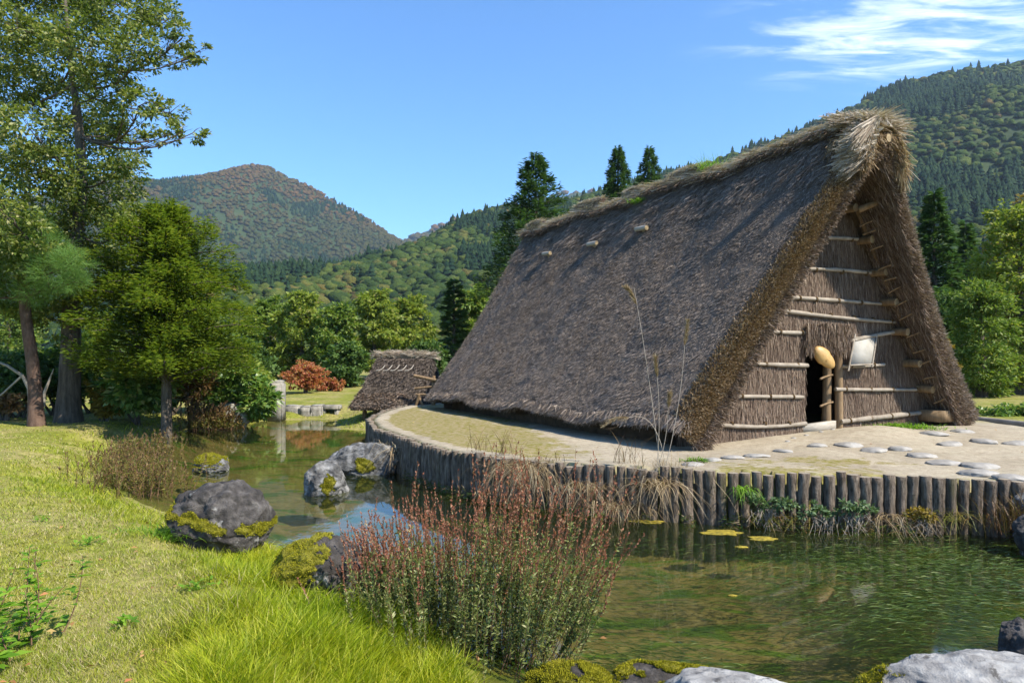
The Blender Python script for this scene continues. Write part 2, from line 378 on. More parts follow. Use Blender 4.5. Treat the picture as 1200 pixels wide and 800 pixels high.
# ------------------------------------------------------------------ the thatched house
HC = HP(DH, LEN/2, ZT)
house = thing('thatched_house', 'large steep roofed hut thatched with grey straw down to the ground beside the pond', 'house', tuple(HC))
ZB, HR, TH = .20, 5.12, .60                              # eave height over the terrace, rise, vertical thickness
def prof(x): return 1-(np.sqrt(x*x+.0036)-.06)-.035*np.sin(np.pi*np.clip(x,0,1))    # x = 0 ridge .. 1 eave
def lean0(x): return -.02-.60*np.clip(1-x,0,1)**1.7                    # the verge leans out towards the ridge
def lean1(x): return LEN+.02+.95*np.clip(1-x,0,1)**1.5
def zeave(t): return ZT+ZB+.05*np.sin(t*1.7)+.03*np.sin(t*4.1)
def roof_pt(x, t, side, inn=0.0):                                      # side -1 = pond side
    z = zeave(t)*(1-0)+HR*prof(x)-inn*TH*(1-.25*(1-x)); 
    u = DH+side*DH*x
    return HP(u, t, z)
nt_, nd_ = 130, 61
xd = np.linspace(-1,1,2*nd_-1); tt = np.linspace(0,1,nt_)
tt = np.concatenate([[0,.002,.005,.009], np.linspace(.014,.985,nt_), [.993,1.0]]); nt_ = len(tt)
XD, TT = np.meshgrid(xd, tt); ax_ = np.abs(XD); l0, l1 = lean0(ax_), lean1(ax_)
T = l0+(l1-l0)*TT; sd = np.sign(XD)
rnd = np.clip(np.minimum(TT/.014, (1-TT)/.02), 0, 1); rnd = 1-np.sqrt(np.clip(1-(1-rnd)**2,0,1))   # rounded verge
z = zeave(T)+HR*prof(ax_)-.20*rnd
P = HP(DH+sd*DH*ax_, T, z)
nz = fbm(np.stack([T*1.4, XD*6, 0*T], -1).reshape(-1,3), 5, 4).reshape(T.shape); nz2 = fbm(np.stack([T*6, XD*22, 0*T+3], -1).reshape(-1,3), 6, 3).reshape(T.shape)
nrm = -G*0+np.stack([sd*.8*G[0], sd*.8*G[1], .6+0*sd], -1)
P = P+nrm*(.026*nz+.020*nz2)[...,None]
P[...,2] += .05*fbm(np.stack([T*.5, 0*T, 0*T], -1).reshape(-1,3), 9, 3).reshape(T.shape)*(1-ax_)
PI = HP(DH+sd*np.maximum(ax_*DH-.0, 0)*(1-.10*ax_), np.where(TT < .5, np.maximum(T, l0+.0), T), np.maximum(zeave(T)+HR*prof(ax_)-TH*(1-.2*(1-ax_)), zeave(T)-.06+.05*ax_))
mb = MB(); n2 = 2*nd_-1; i = np.arange(nt_-1)[:,None]*n2; j = np.arange(n2-1)[None,:]
Q = np.stack([i+j, i+j+1, i+n2+j+1, i+n2+j], -1).reshape(-1,4)
tv = (np.repeat(np.arange(nt_-1), n2-1)); qm = np.where((tv < 3), 1, 0)
V = np.concatenate([P.reshape(-1,3), PI.reshape(-1,3)]); o = nt_*n2
jj = np.arange(n2-1); e0 = np.stack([jj, o+jj, o+jj+1, jj+1], -1); b0 = (nt_-1)*n2; e1 = np.stack([b0+jj, b0+jj+1, o+b0+jj+1, o+b0+jj], -1)
ii = np.arange(nt_-1)*n2; s0 = np.stack([ii, ii+n2, o+ii+n2, o+ii], -1); s1 = np.stack([ii+n2-1, o+ii+n2-1, o+ii+2*n2-1, ii+2*n2-1], -1)
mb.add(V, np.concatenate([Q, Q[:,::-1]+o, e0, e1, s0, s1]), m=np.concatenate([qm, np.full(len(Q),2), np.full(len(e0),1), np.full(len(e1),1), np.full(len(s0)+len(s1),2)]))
def surf_at(x, t, side, e=.01):
    p = roof_pt(x, t, side); pd = roof_pt(x+e, t, side); dn = unit(pd-p)
    n = unit(np.cross(dn, S)*side); n = np.where((n[:,2:] < 0), -n, n); return p, dn, n
def roof_straw(n, side, x0=0, x1=1.03, f0=0, f1=1, L=(.10,.24), W=(.007,.013), lift=.16, m=3, spread=.30):
    x = x0+(x1-x0)*rng.random(n); f = f0+(f1-f0)*rng.random(n); x_ = np.clip(x,0,1)
    t = lean0(x_)+(lean1(x_)-lean0(x_))*f
    p, dn, nn = surf_at(x, t, side)
    nz = fbm(np.stack([t*1.4, side*x*6, 0*t], 1), 5, 4)
    tuft = fbm(np.stack([t*5, x*24, 0*t], 1), 31, 2)                  # tufts lean together
    d = dn+nn*(lift+.30*np.clip(tuft,-.6,1)+.16*rng.normal(size=n))[:,None]+S*(spread*rng.normal(size=n)+.28*tuft)[:,None]
    edge = np.clip(1-f*(LEN/.14), 0, 1); p = p+nn*(.026*nz-.012-.12*edge**2)[:,None]
    straws(mb, p, d, rng.uniform(*L, n), rng.uniform(*W, n), m, view=nn+.5*rvec(n))
roof_straw(420000, -1, L=(.05,.12), W=(.004,.009), lift=.30, spread=.40)
roof_straw(26000, -1, .0, .2, L=(.12,.3))
roof_straw(26000, 1, f1=.12)
roof_straw(9000, 1, f0=.12)
# straw hanging at the eave on the pond side
n = 14000; t = rng.uniform(-.05, LEN, n); p = roof_pt(np.full(n,1.0), t, -1)-np.outer(rng.random(n),[0,0,.10])+G*rng.uniform(-.05,.25,n)[:,None]
straws(mb, p, -G*.45+np.array([0,0,-.75])+.25*rng.normal(size=(n,3)), rng.uniform(.08,.22,n), rng.uniform(.007,.013,n), 3)
# cut straw ends over the verge
def verge(n, side, m, L, W, out, w0=0., w1=1.):
    x = 1.02*rng.random(n); w = w0+(w1-w0)*rng.random(n)
    zo = zeave(0*x)+HR*prof(x)-.13; zi = np.maximum(zo-(TH-.14)*(1-.2*(1-x)), ZT+.02)
    uo = x*DH; ui = x*DH*(1-.10*x); 
    u = DH+side*(uo*(1-w)+ui*w); zz = zo*(1-w)+zi*w
    t = lean0(x)+.06*np.abs(w-.5)-.02*rng.random(n)
    p = HP(u, t, zz); nn = np.array([side*.8*G[0], side*.8*G[1], .6])
    d = -S*out+np.outer((.5-w)*1.1, nn)+.33*rng.normal(size=(n,3))+np.array([0,0,-.15])
    straws(mb, p, d, rng.uniform(*L, n), rng.uniform(*W, n), m)
verge(30000, -1, 4, (.03,.075), (.008,.016), .8, 0, .62)
fv = V[np.concatenate([Q[tv < 5], e0])]; cw = fv.mean(1); ar = np.linalg.norm(np.cross(fv[:,2]-fv[:,0], fv[:,3]-fv[:,1]), axis=1); fnm = unit(np.cross(fv[:,2]-fv[:,0], fv[:,3]-fv[:,1])); fnm = np.where(((fnm*-S).sum(1)+.4*fnm[:,2] < 0)[:,None], -fnm, fnm)
n = 34000; pk = rng.choice(len(fv), n, p=ar/ar.sum()); bc = rng.random((n,2)); q_ = fv[pk]; pv = (q_[:,0]*(1-bc[:,:1])+q_[:,1]*bc[:,:1])*(1-bc[:,1:])+(q_[:,3]*(1-bc[:,:1])+q_[:,2]*bc[:,:1])*bc[:,1:]
left = (pv-A)@G < DH; dv = fnm[pk]*.7-S*.45+.40*rng.normal(size=(n,3)); Lv = rng.uniform(.03,.08,n)
straws(mb, pv[left], dv[left], Lv[left], rng.uniform(.008,.016,left.sum()), 4); straws(mb, pv[~left], dv[~left], Lv[~left]*1.2, rng.uniform(.008,.015,(~left).sum()), 5)
verge(12000, -1, 5, (.06,.16), (.007,.013), .6, .55, 1)
verge(16000, 1, 5, (.05,.14), (.007,.014), .75, 0, 1)
verge(9000, 1, 3, (.06,.16), (.007,.014), .6, 0, .45)
# underside of the right-hand overhang: straw lying along the slope
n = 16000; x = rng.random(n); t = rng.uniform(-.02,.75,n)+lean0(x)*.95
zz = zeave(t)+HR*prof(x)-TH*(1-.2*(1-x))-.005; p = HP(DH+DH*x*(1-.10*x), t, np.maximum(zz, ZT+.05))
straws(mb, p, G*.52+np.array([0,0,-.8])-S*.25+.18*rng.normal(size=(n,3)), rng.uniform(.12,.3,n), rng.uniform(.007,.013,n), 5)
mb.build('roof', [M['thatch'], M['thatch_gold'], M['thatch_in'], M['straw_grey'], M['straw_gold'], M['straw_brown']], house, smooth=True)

# ridge covering: straw laid along and drooping over the ridge, with a shaggy top edge
mb = MB(); rz = lambda t: zeave(t)+HR*prof(0*t)
def ridge_top(t): return rz(t)+.05*fbm(np.stack([t*.5, 0*t, 0*t], -1).reshape(-1,3), 9, 3).reshape(np.shape(t))
t0r, t1r = lean0(np.array(0.)), lean1(np.array(0.))
tr = np.linspace(t0r-.02, t1r, 60); rp = HP(DH+.03*np.sin(tr*2), tr, ridge_top(tr)+.02+.03*np.sin(tr*2.6)); tube(mb, rp, .12+.025*np.sin(tr*3.3), 10, 0, wob=.3)
n = 15000; t = rng.uniform(t0r, t1r, n); a = rng.normal(size=n)*1.0; rad = .13+.04*rng.random(n)
p = HP(DH+np.sin(a)*rad, t, ridge_top(t)+.02+np.cos(a)*rad)
straws(mb, p, S*rng.choice([-1,1], n)[:,None]*.9+G*(np.sin(a)*.5)[:,None]+np.outer(np.cos(a)*.25-.12,[0,0,1])+.09*rng.normal(size=(n,3)), rng.uniform(.16,.46,n), rng.uniform(.008,.015,n), 1)
n = 9000; t = rng.uniform(t0r, t1r, n); sd = rng.choice([-1,1], n)       # short drooping layer over both shoulders
p = HP(DH+sd*rng.uniform(.08,.22,n), t, ridge_top(t)+.10-rng.random(n)*.12)
straws(mb, p, G*(sd*.65)[:,None]+np.array([0,0,-.45])+.16*rng.normal(size=(n,3)), rng.uniform(.12,.26,n), rng.uniform(.008,.014,n), 2)
mb.build('ridge_covering', [M['thatch_in'], M['straw_pale'], M['straw_brown']], house, smooth=True)
def bundle(p0, p1, r, n, wild=.12, bow=.05):
    mb = MB(); c = curve(p0, p1, (0,0,bow), 9); tube(mb, c, np.array([.75,.95,1,1,1,1,1,.95,.75])*r*.85, 10, 0, wob=.35)
    f = rng.random(n); a = rng.random(n)*6.283; tn = unit(np.asarray(p1)-np.asarray(p0)); fa, fb = frames(tn[None]); fa, fb = fa[0], fb[0]
    p = np.asarray(p0)*(1-f)[:,None]+np.asarray(p1)*f[:,None]+np.outer(4*f*(1-f),[0,0,bow])+np.outer(np.cos(a)*r*.85, fa)+np.outer(np.sin(a)*r*.85, fb)
    d = tn*rng.choice([-1,1], n)[:,None]+wild*rng.normal(size=(n,3))*2+.25*(np.outer(np.cos(a), fa)+np.outer(np.sin(a), fb))
    straws(mb, p, d, rng.uniform(.08,.24,n), rng.uniform(.008,.015,n), 1)
    return mb
for (t, ln, r) in ((4.1,.55,.12),(5.95,.42,.12),(8.0,.75,.11),(10.9,.55,.11)):
    zc = float(ridge_top(np.array([t]))[0])+.26
    bundle(HP(DH-.05, t-ln, zc-.03), HP(DH+.05, t+ln, zc+.02), r, 1100, .05).build('ridge_bundle', [M['straw_brown'], M['straw_pale']], house, smooth=True)
# untidy straw bundles lying across the front end of the ridge
zc = float(ridge_top(np.array([0.]))[0])
bundle(HP(DH-.52,-.05,zc+.10), HP(DH+.42,-.45,zc+.12), .085, 1500, .09, .06).build('ridge_bundle', [M['straw_brown'], M['straw_pale']], house, smooth=True)
bundle(HP(DH-.30,-.45,zc+.04), HP(DH+.55,-.62,zc-.02), .08, 1300, .09, .06).build('ridge_bundle', [M['straw_gold'], M['straw_pale']], house, smooth=True)
bundle(HP(DH-.15,.75,zc+.05), HP(DH-.1,-.30,zc+.12), .09, 1100, .08, .04).build('ridge_bundle', [M['straw_brown'], M['straw_pale']], house, smooth=True)
# hood: straw fanned round the top of the gable opening
mb = MB(); n = 5200; ph = rng.uniform(-1.75, 1.9, n)
cz = zc-.60; r0 = .40; bl = np.where(ph < -.2, .48, .44)
st = np.stack([np.sin(ph)*r0*1.0, np.cos(ph)*r0*1.25], 1); en = np.stack([np.sin(ph)*(r0+bl*.75), np.cos(ph)*(r0*1.1+.32)-.28*np.abs(np.sin(ph))], 1)
p0 = HP(DH+st[:,0], -.80+.10*rng.random(n), cz+st[:,1]); p1 = HP(DH+en[:,0], -.48+.10*rng.normal(size=n), cz+en[:,1])
lay = rng.random(n)[:,None]; d = p1-p0; L = np.linalg.norm(d, axis=1)*rng.uniform(.75,1.15,n)
straws(mb, p0+S*lay*.16, d+.025*rng.normal(size=(n,3)), L, rng.uniform(.011,.019,n), 0)
n = 1500; ph = rng.uniform(-2.2,-.5,n); p0 = HP(DH+np.sin(ph)*.2-.05, -.72+.1*rng.random(n), zc+.02+.08*np.cos(ph))   # long pale sheaf falling down the pond side
straws(mb, p0, -G*rng.uniform(.3,1,n)[:,None]+np.outer(-rng.uniform(.55,1.2,n),[0,0,1])+S*.05+.05*rng.normal(size=(n,3)), rng.uniform(.35,.78,n), rng.uniform(.010,.018,n), 0)
mb.build('straw_hood', [M['straw_pale']], house)
mb = MB(); n = 9000; ph = rng.choice([-1,1],9000)*rng.uniform(.2,1.75,n); rr = rng.uniform(.34,.54,n)           # shaggy lining inside the hood
p0 = HP(DH+np.sin(ph)*rr, rng.uniform(-.70,.1,n), cz+np.cos(ph)*rr*1.25-.04)
straws(mb, p0, np.stack([0*ph,0*ph,-.6+0*ph],1)+G*(np.sin(ph)*.3)[:,None]-S*.25+.22*rng.normal(size=(n,3)), rng.uniform(.1,.3,n), rng.uniform(.008,.014,n), 0)
mb.build('hood_lining', [M['straw_gold']], house)

# gable wall of upright straw
TW = .50
def zin(u): x = np.abs(u-DH)/DH; return zeave(0*x)+HR*prof(np.clip(x,0,1.05))-TH*.8+.05
def wall_pt(px, py, t=TW):
    k = (px-600)/F; Yy = (t+A[0]*S[0]+A[1]*S[1])/(k*S[0]+S[1]); Xx = k*Yy
    return np.array([Xx, Yy, EYE-(py-HZ)/F*Yy])
def wu(px, py, t=TW): p = wall_pt(px, py, t); return float((p-A)@G), float(p[2])
ud0, _ = wu(942, 450); ud1, _ = wu(984, 450); _, zd = wu(960, 404)
def wall_sheet(mb, u0, u1, zlo, zhi, t, m, du=.06):
    us = np.linspace(u0, u1, max(3, int((u1-u0)/du))); nv = 40; f = np.linspace(0,1,nv)
    lo = zlo(us) if callable(zlo) else np.full(len(us), zlo); hi = zhi(us) if callable(zhi) else np.full(len(us), zhi)
    hi = np.maximum(hi, lo+.001)
    U = np.repeat(us[None], nv, 0); Zz = lo[None]+(hi-lo)[None]*f[:,None]
    tz = t+.03*fbm(np.stack([U*2.2, Zz*1.3, 0*U], -1).reshape(-1,3), 41, 3).reshape(U.shape)+.012*fbm(np.stack([U*16, Zz*1.5, 0*U], -1).reshape(-1,3), 42, 2).reshape(U.shape)
    n2 = len(us); i = np.arange(nv-1)[:,None]*n2; j = np.arange(n2-1)[None,:]
    mb.add(HP(U, tz, Zz).reshape(-1,3), np.stack([i+j, i+j+1, i+n2+j+1, i+n2+j], -1).reshape(-1,4), m=m)
gl = lambda u: np.array([gz(*HP(q, TW, 0)[:2]) for q in np.atleast_1d(u)])-.04
mb = MB()
for dt, m in ((0,0),(.16,1)):
    wall_sheet(mb, .30, ud0, gl, zin, TW+dt, m); wall_sheet(mb, ud1, WID-.3, gl, zin, TW+dt, m); wall_sheet(mb, ud0, ud1, zd+.12, zin, TW+dt, m)
us = np.array([ud0, ud1])
n = 90000; u = rng.uniform(.3, WID-.3, n); zt = zin(u); zb = np.interp(u, np.linspace(.3,WID-.3,30), gl(np.linspace(.3,WID-.3,30)))
inside = (u > ud0-.03) & (u < ud1+.03); zb = np.where(inside, zd+.10, zb); keep = rng.random(n) < (zt-zb)/5.3; u, zt, zb, inside = u[keep], zt[keep], zb[keep], inside[keep]
zz = zb+(zt-zb)*rng.random(len(u)); n = len(u)
d = np.stack([0*u,0*u,-1+0*u],1)+G*(.10*rng.normal(size=n))[:,None]-S*(.06+.08*rng.random(n))[:,None]
L = np.minimum(rng.uniform(.16,.42,n), np.maximum(zz-zb+.03,.03))
straws(mb, HP(u, TW-.015-.02*rng.random(n), zz), d, L, rng.uniform(.006,.012,n), 2, view=S+.3*rvec(n))
n = 2600; u = rng.uniform(ud0-.08, ud1+.10, n); zz = zd+.34*rng.random(n)+.05                    # shaggy fringe over the doorway
straws(mb, HP(u, TW-.06-.10*rng.random(n), zz), np.array([0,0,-1.])+G*(.22*rng.normal(size=n))[:,None]-S*(.22*rng.random(n))[:,None], rng.uniform(.14,.36,n), rng.uniform(.006,.012,n), 2)
mb.build('gable_wall', [M['wall'], M['thatch_in'], M['straw_brown']], house, smooth=True)
mb = MB(); wall_sheet(mb, .35, WID-.35, ZT-.05, zin, LEN-.4, 0); wall_sheet(mb, .35, WID-.35, ZT-.05, zin, LEN-.25, 0); mb.build('back_wall', [M['wall']], house)

mb = MB()
for uu in (.42, WID-.42):                               # unseen low boxes added under the eaves to keep sunlight out
    c = HP(uu, LEN/2, ZT+.10); box(mb, c, .04, LEN/2-.75, .32, G, S)
mb.build('eave_sun_block', [M['thatch_in']], house)
# poles tied across the gable
def pole(p0, p1, r=.032, name='pole', mat='pole', bow=.012):
    mb = MB(); c = curve(p0, p1, np.array([0,0,bow*rng.normal()*1.5])+S*.01*rng.normal(), 8); tube(mb, c, r*(1+.10*rng.normal(size=8)), 9, 0, True, 1, wob=.2)
    o = mb.build(name, [M[mat], M['endgrain']], house, smooth=True)
    if name == 'pole':                                  # straw-rope lashings round the pole
        L_ = np.linalg.norm(p1-p0); k = max(2, int(L_/.55)); td = unit(p1-p0); fa, fb = frames(td[None]); th = np.linspace(0, 6.283, 13)
        for q in range(k):
            f = (q+.5)/k+.08*rng.normal()/k; cc = p0*(1-f)+p1*f; lb = MB()
            for w in (-.012,.012): tube(lb, cc+td*w+(np.cos(th)[:,None]*fa+np.sin(th)[:,None]*fb)*(r*1.13), .008, 5, 0, False)
            lb.build('lashing', M['thatch_gold'], o)
    return o
for (x0,y0,x1,y1) in ((836,497,944,496),(856,464,941,465),(877,426,946,428),(898,388,952,390),(910,363,1056,378),(920,348,1042,357),(938,315,1030,321),(956,279,1010,281),(985,494,1093,482),(979,456,1084,456.5),(986,429,1036,427)):
    pole(wall_pt(x0,y0,TW-.075), wall_pt(x1,y1,TW-.075), .033 if y0 != 494 else .045)
pole(wall_pt(990,401,TW-.12), wall_pt(1064,387,TW-.10), .035, 'sign_rail')
# small tie sticks poking up the edge of the right-hand slope and the purlin ends under it
for (px, py, r, ln) in ((1000,224,.085,.62),(1000,244,.075,.30),(1019,281,.075,.36),(1035,319,.075,.38),(1047,354,.075,.40),(1060,389,.075,.42),(1074,426,.075,.44),(1089,456,.08,.46)):
    c = wall_pt(px, py, .22); a = c+S*(.40); e = c-S*(ln*.16); mb = MB(); tube(mb, curve(a, e, (0,0,.01), 5), r*np.array([1,1.02,.98,1,.95]), 11, 0, True, 1, wob=.15); mb.build('purlin', [M['timber'], M['endgrain']], house, smooth=True)
c = wall_pt(1101,487,.15); mb = MB(); box(mb, c+S*.2, .20, .36, .11, G, S); mb.build('sill_beam', [M['timber']], house)
mb = MB(); tube(mb, curve(wall_pt(1006,246,.1), wall_pt(1050,230,-.35), (0,0,.01), 5), .06, 9, 0, True, 1, wob=.15); mb.build('ridge_beam', [M['timber'], M['endgrain']], house, smooth=True)
mb = MB(); tube(mb, curve(HP(DH+.02,.6,zc-.30), HP(DH+.02,-.74,zc-.28), (0,0,0), 5), .07, 10, 0, True, 1, wob=.1); mb.build('ridge_pole', [M['timber'], M['endgrain']], house, smooth=True)
pole(wall_pt(1003,240,.30), wall_pt(1102,488,.30), .055, 'rafter', 'timber', .0)
for k in range(14):
    f = (k+.5)/14+.02*rng.normal(); px = 1006+f*98; py = 250+f*236
    pole(wall_pt(px-2,py+4+3*rng.random(),.20), wall_pt(px+13,py-3+4*rng.random(),-.02), .016, 'tie_stick', 'timber', 0)
# the three purlin ends coming through the pond-side thatch
for (px, py) in ((757,270),(699,288),(645,299)):
    lo, hi = 0.02, .6
    k = (px-600)/F; best = None
    for x in np.linspace(.05,.9,400):
        t = (k*(A[1]+G[1]*(DH-DH*x))-(A[0]+G[0]*(DH-DH*x)))/(S[0]-k*S[1]); q = roof_pt(np.array([x]), np.array([t]), -1)[0]
        e = abs(HZ-(q[2]-EYE)*F/q[1]-py)
        if best is None or e < best[0]: best = (e, q)
    q = best[1]; nn = unit(-G*.8+np.array([0,0,.6])); c = q+nn*.10
    mb = MB(); tube(mb, curve(c-S*.12-G*0+nn*.0+np.array([0,0,-.02]), c+S*.26, (0,0,0), 4), .055, 10, 0, True, 1, wob=.2); tube(mb, curve(q-nn*.15+S*.05, c+S*.05+nn*.03, (0,0,0), 3), .05, 8, 0)
    mb.build('timber_peg', [M['plank'], M['endgrain']], house, smooth=True)
# doorway
mb = MB(); tube(mb, curve(wall_pt(968,503,TW+.10), wall_pt(969,404,TW+.10), G*.015, 7), [.085,.08,.075,.078,.075,.07,.07], 12, 0, True, wob=.12)
for zz in (440, 472): tube(mb, curve(wall_pt(961,zz+4,TW+.03), wall_pt(976,zz-1,TW+.03), (0,0,.01), 4), .02, 7, 0)
mb.build('door_post', [M['timber']], house, smooth=True)
mb = MB(); tube(mb, curve(wall_pt(983,509,TW-.02), wall_pt(982,398,TW-.02), G*.008, 7), .072, 12, 0, True, wob=.1); mb.build('door_post', [M['timber']], house, smooth=True)
a, b_ = wall_pt(939,503,TW-.02), wall_pt(977,498,TW-.02); ax = unit(b_-a); mb = MB(); box(mb, (a+b_)/2, np.linalg.norm(b_-a)/2, .05, .085, ax, S, np.array([0,0,1])); mb.build('door_sill', [M['plank']], house)
mb = MB(); box(mb, HP((ud0+ud1)/2, TW+.08, zd+.14), (ud1-ud0)/2+.1, .06, .05, G, S); mb.build('lintel', [M['timber']], house)

# things hung on the gable
gp = wall_pt(966,419,TW-.20); gb = MB(); v, f = ico(4); fl = v.copy()
ax = unit(G*.80+np.array([0,0,-.62])-S*.1); az = unit(np.cross(ax, S)); 
xx = v[:,0]; w = np.where(xx < 0, 1.0, .86)
pts = gp+np.outer(xx*.275, ax)+np.outer(v[:,2]*.15*w, az)+np.outer(v[:,1]*.10*w, -S)
gb.add(pts+.004*fbm(v*5,3,3)[:,None]*v, None, f); M['gourd'] = surf('tan_gourd', [(.3,(.36,.20,.055)),(.7,(.54,.34,.12))], 3, (1,1,1), .5, .3, .006, 6, spec=.5)
tube(gb, curve(gp-ax*.27, HP(0,0,0)*0+wall_pt(955,398,TW-.05), (0,0,.02), 4), .008, 6)
tag(gb.build('hanging_gourd', [M['gourd']], smooth=True, loc=gp), 'smooth yellow-tan gourd hung at the top of the dark doorway', 'gourd')
sc = wall_pt(1010,413,TW-.17); sb = thing('notice_board', 'blank off-white notice board in a tilted wooden frame hung on the straw gable', 'notice board', tuple(sc))
tl, tr_, bl, br = wall_pt(1001,396,TW-.12), wall_pt(1027,394,TW-.12), wall_pt(995,428,TW-.24), wall_pt(1022,427,TW-.24)
M['paper'] = surf('faded_paper', [(.3,(.28,.265,.23)),(.5,(.36,.34,.30)),(.7,(.40,.38,.34))], 4, (1,1,1), .8, .15, .004)
mb = MB(); nr = unit(np.cross(tr_-tl, bl-tl)); nr = nr if nr[1] < 0 else -nr
mb.add([tl,tr_,br,bl,tl-nr*.02,tr_-nr*.02,br-nr*.02,bl-nr*.02], [[0,1,2,3],[7,6,5,4],[0,4,5,1],[1,5,6,2],[2,6,7,3],[3,7,4,0]]); mb.build('panel', [M['paper']], sb)
mb = MB(); dn = unit(bl-tl)
for a, b_ in ((tl-dn*.08+nr*.006, bl+dn*.12+nr*.006),(tr_-dn*.06+nr*.006, br+dn*.06+nr*.006),(tl+nr*.012, tr_+nr*.012),(bl+nr*.012, br+nr*.012)): tube(mb, curve(a, b_, (0,0,0), 3), .017, 6)
mb.build('frame', [M['pole']], sb)
# ------------------------------------------------------------------ mountains
M['hill'] = surf('forest_floor', [(.3,(.018,.032,.010)),(.6,(.035,.055,.016)),(.8,(.06,.06,.022))], .02, (1,1,1), .95, .6, 2, 4, world=True)
GRN = [(0,(.022,.042,.012)),(.3,(.038,.066,.016)),(.6,(.060,.088,.020)),(.85,(.085,.105,.026)),(.95,(.11,.10,.03)),(1,(.11,.075,.03))]
def forestmat(name, stops, patch, trans=.0, bs=.5, bd=1.4, zt=False):
    m, nt = newmat(name); b = NT(nt); g = b.n('ShaderNodeNewGeometry'); col = b.ramp(g.outputs['Random Per Island'], stops)
    v = b.coord((1,1,1), True); col = b.mix(1.0, col, b.ramp(b.noise(v, patch[0], 4, .6), patch[1]), 'MULTIPLY')
    if zt:
        sz = b.n('ShaderNodeSeparateXYZ'); b.l(b.n('ShaderNodeNewGeometry').outputs['Position'], sz.inputs[0]); zz = b.math('ADD', sz.outputs['Z'], b.math('MULTIPLY', b.math('SUBTRACT', b.noise(v, .006, 4, .6), .5), 260)); col = b.mix(1.0, col, b.ramp(b.smooth(zz, 130, 400), [(0,(.75,.95,.85)),(.5,(1.05,1.0,.9)),(1,(1.9,1.15,1.0))]), 'MULTIPLY')
    lf = b.noise(v, bs, 5, .7); col = b.mix(1.0, col, b.ramp(lf, [(.3,(.75,.78,.75)),(.7,(1.12,1.1,1.05))] if zt else [(.3,(.55,.6,.55)),(.7,(1.25,1.2,1.1))]), 'MULTIPLY')
    b.out(b.bsdf(col, .9, .1, b.bump(lf, 1.0, bd)).outputs[0]); return m
M['forest'] = forestmat('forest_leaves', GRN, (.008, [(.35,(.75,.85,.8)),(.65,(1.2,1.15,1.0))]), bs=.55, bd=1.6)
M['forest_far'] = forestmat('autumn_forest', [(0,(.036,.048,.020)),(.5,(.046,.056,.023)),(1,(.060,.060,.029))], (.0025, [(.4,(.8,.95,.85)),(.62,(1.3,1.0,.9))]), bs=.3, bd=2.5, zt=True)
M['cedar_far'] = forestmat('cedar_forest', [(0,(.010,.028,.014)),(.6,(.018,.040,.018)),(1,(.03,.055,.02))], (.01, [(.4,(.85,.9,.9)),(.6,(1.1,1.1,1.1))]), bs=1.0, bd=.8)
def crown_variants(sub, k, amp, cut=-.35):
    out = []
    v, f = ico(sub)
    for s in range(k):
        d = 1+amp*fbm(v*1.7+s*9, 50+s, 3)+amp*.5*fbm(v*4.5+s*5, 70+s, 2)
        q = v*d[:,None]; q[:,2] *= .92
        ff = f[(v[f][:,:,2].max(1) > cut)]
        use = np.unique(ff); mp_ = np.full(len(v), -1); mp_[use] = np.arange(len(use)); out.append((q[use], mp_[ff]))
    return out
def cedar_variants(k, tiers=5, n=9):
    out = []
    for s in range(k):
        V, T = [], []; r_ = np.random.default_rng(300+s)
        for t in range(tiers):
            z0 = t/tiers*.92-.02; z1 = z0+1.55/tiers; rr = .30*(1-t/tiers)**.85+.03
            o = len(V); V.append((0,0,min(z1,1.0)))
            for a in range(n): th = a/n*6.283+t*.4; q = rr*(1+.35*(a%2)-.2+.25*r_.normal()*.5); V.append((math.cos(th)*q, math.sin(th)*q, z0-.05*(a%2)))
            for a in range(n): T.append((o, o+1+a, o+1+(a+1)%n))
        out.append((np.array(V, float), np.array(T)))
    return out
def scatter(mb, P, sc, variants, m=0, zs=1.0):
    k = len(variants); pick = rng.integers(0, k, len(P))
    for q in range(k):
        v, f = variants[q]; idx = np.where(pick == q)[0]
        if not len(idx): continue
        a = rng.random(len(idx))*6.283; ca, sa = np.cos(a), np.sin(a); s = sc[idx]
        X = (v[None,:,0]*ca[:,None]-v[None,:,1]*sa[:,None])*s[:,None]+P[idx,0:1]; Y = (v[None,:,0]*sa[:,None]+v[None,:,1]*ca[:,None])*s[:,None]+P[idx,1:2]; Zz = v[None,:,2]*s[:,None]*zs+P[idx,2:3]
        mb.add(np.stack([X,Y,Zz], -1).reshape(-1,3), None, (f[None]+(np.arange(len(idx))*len(v))[:,None,None]).reshape(-1,3), m=m)
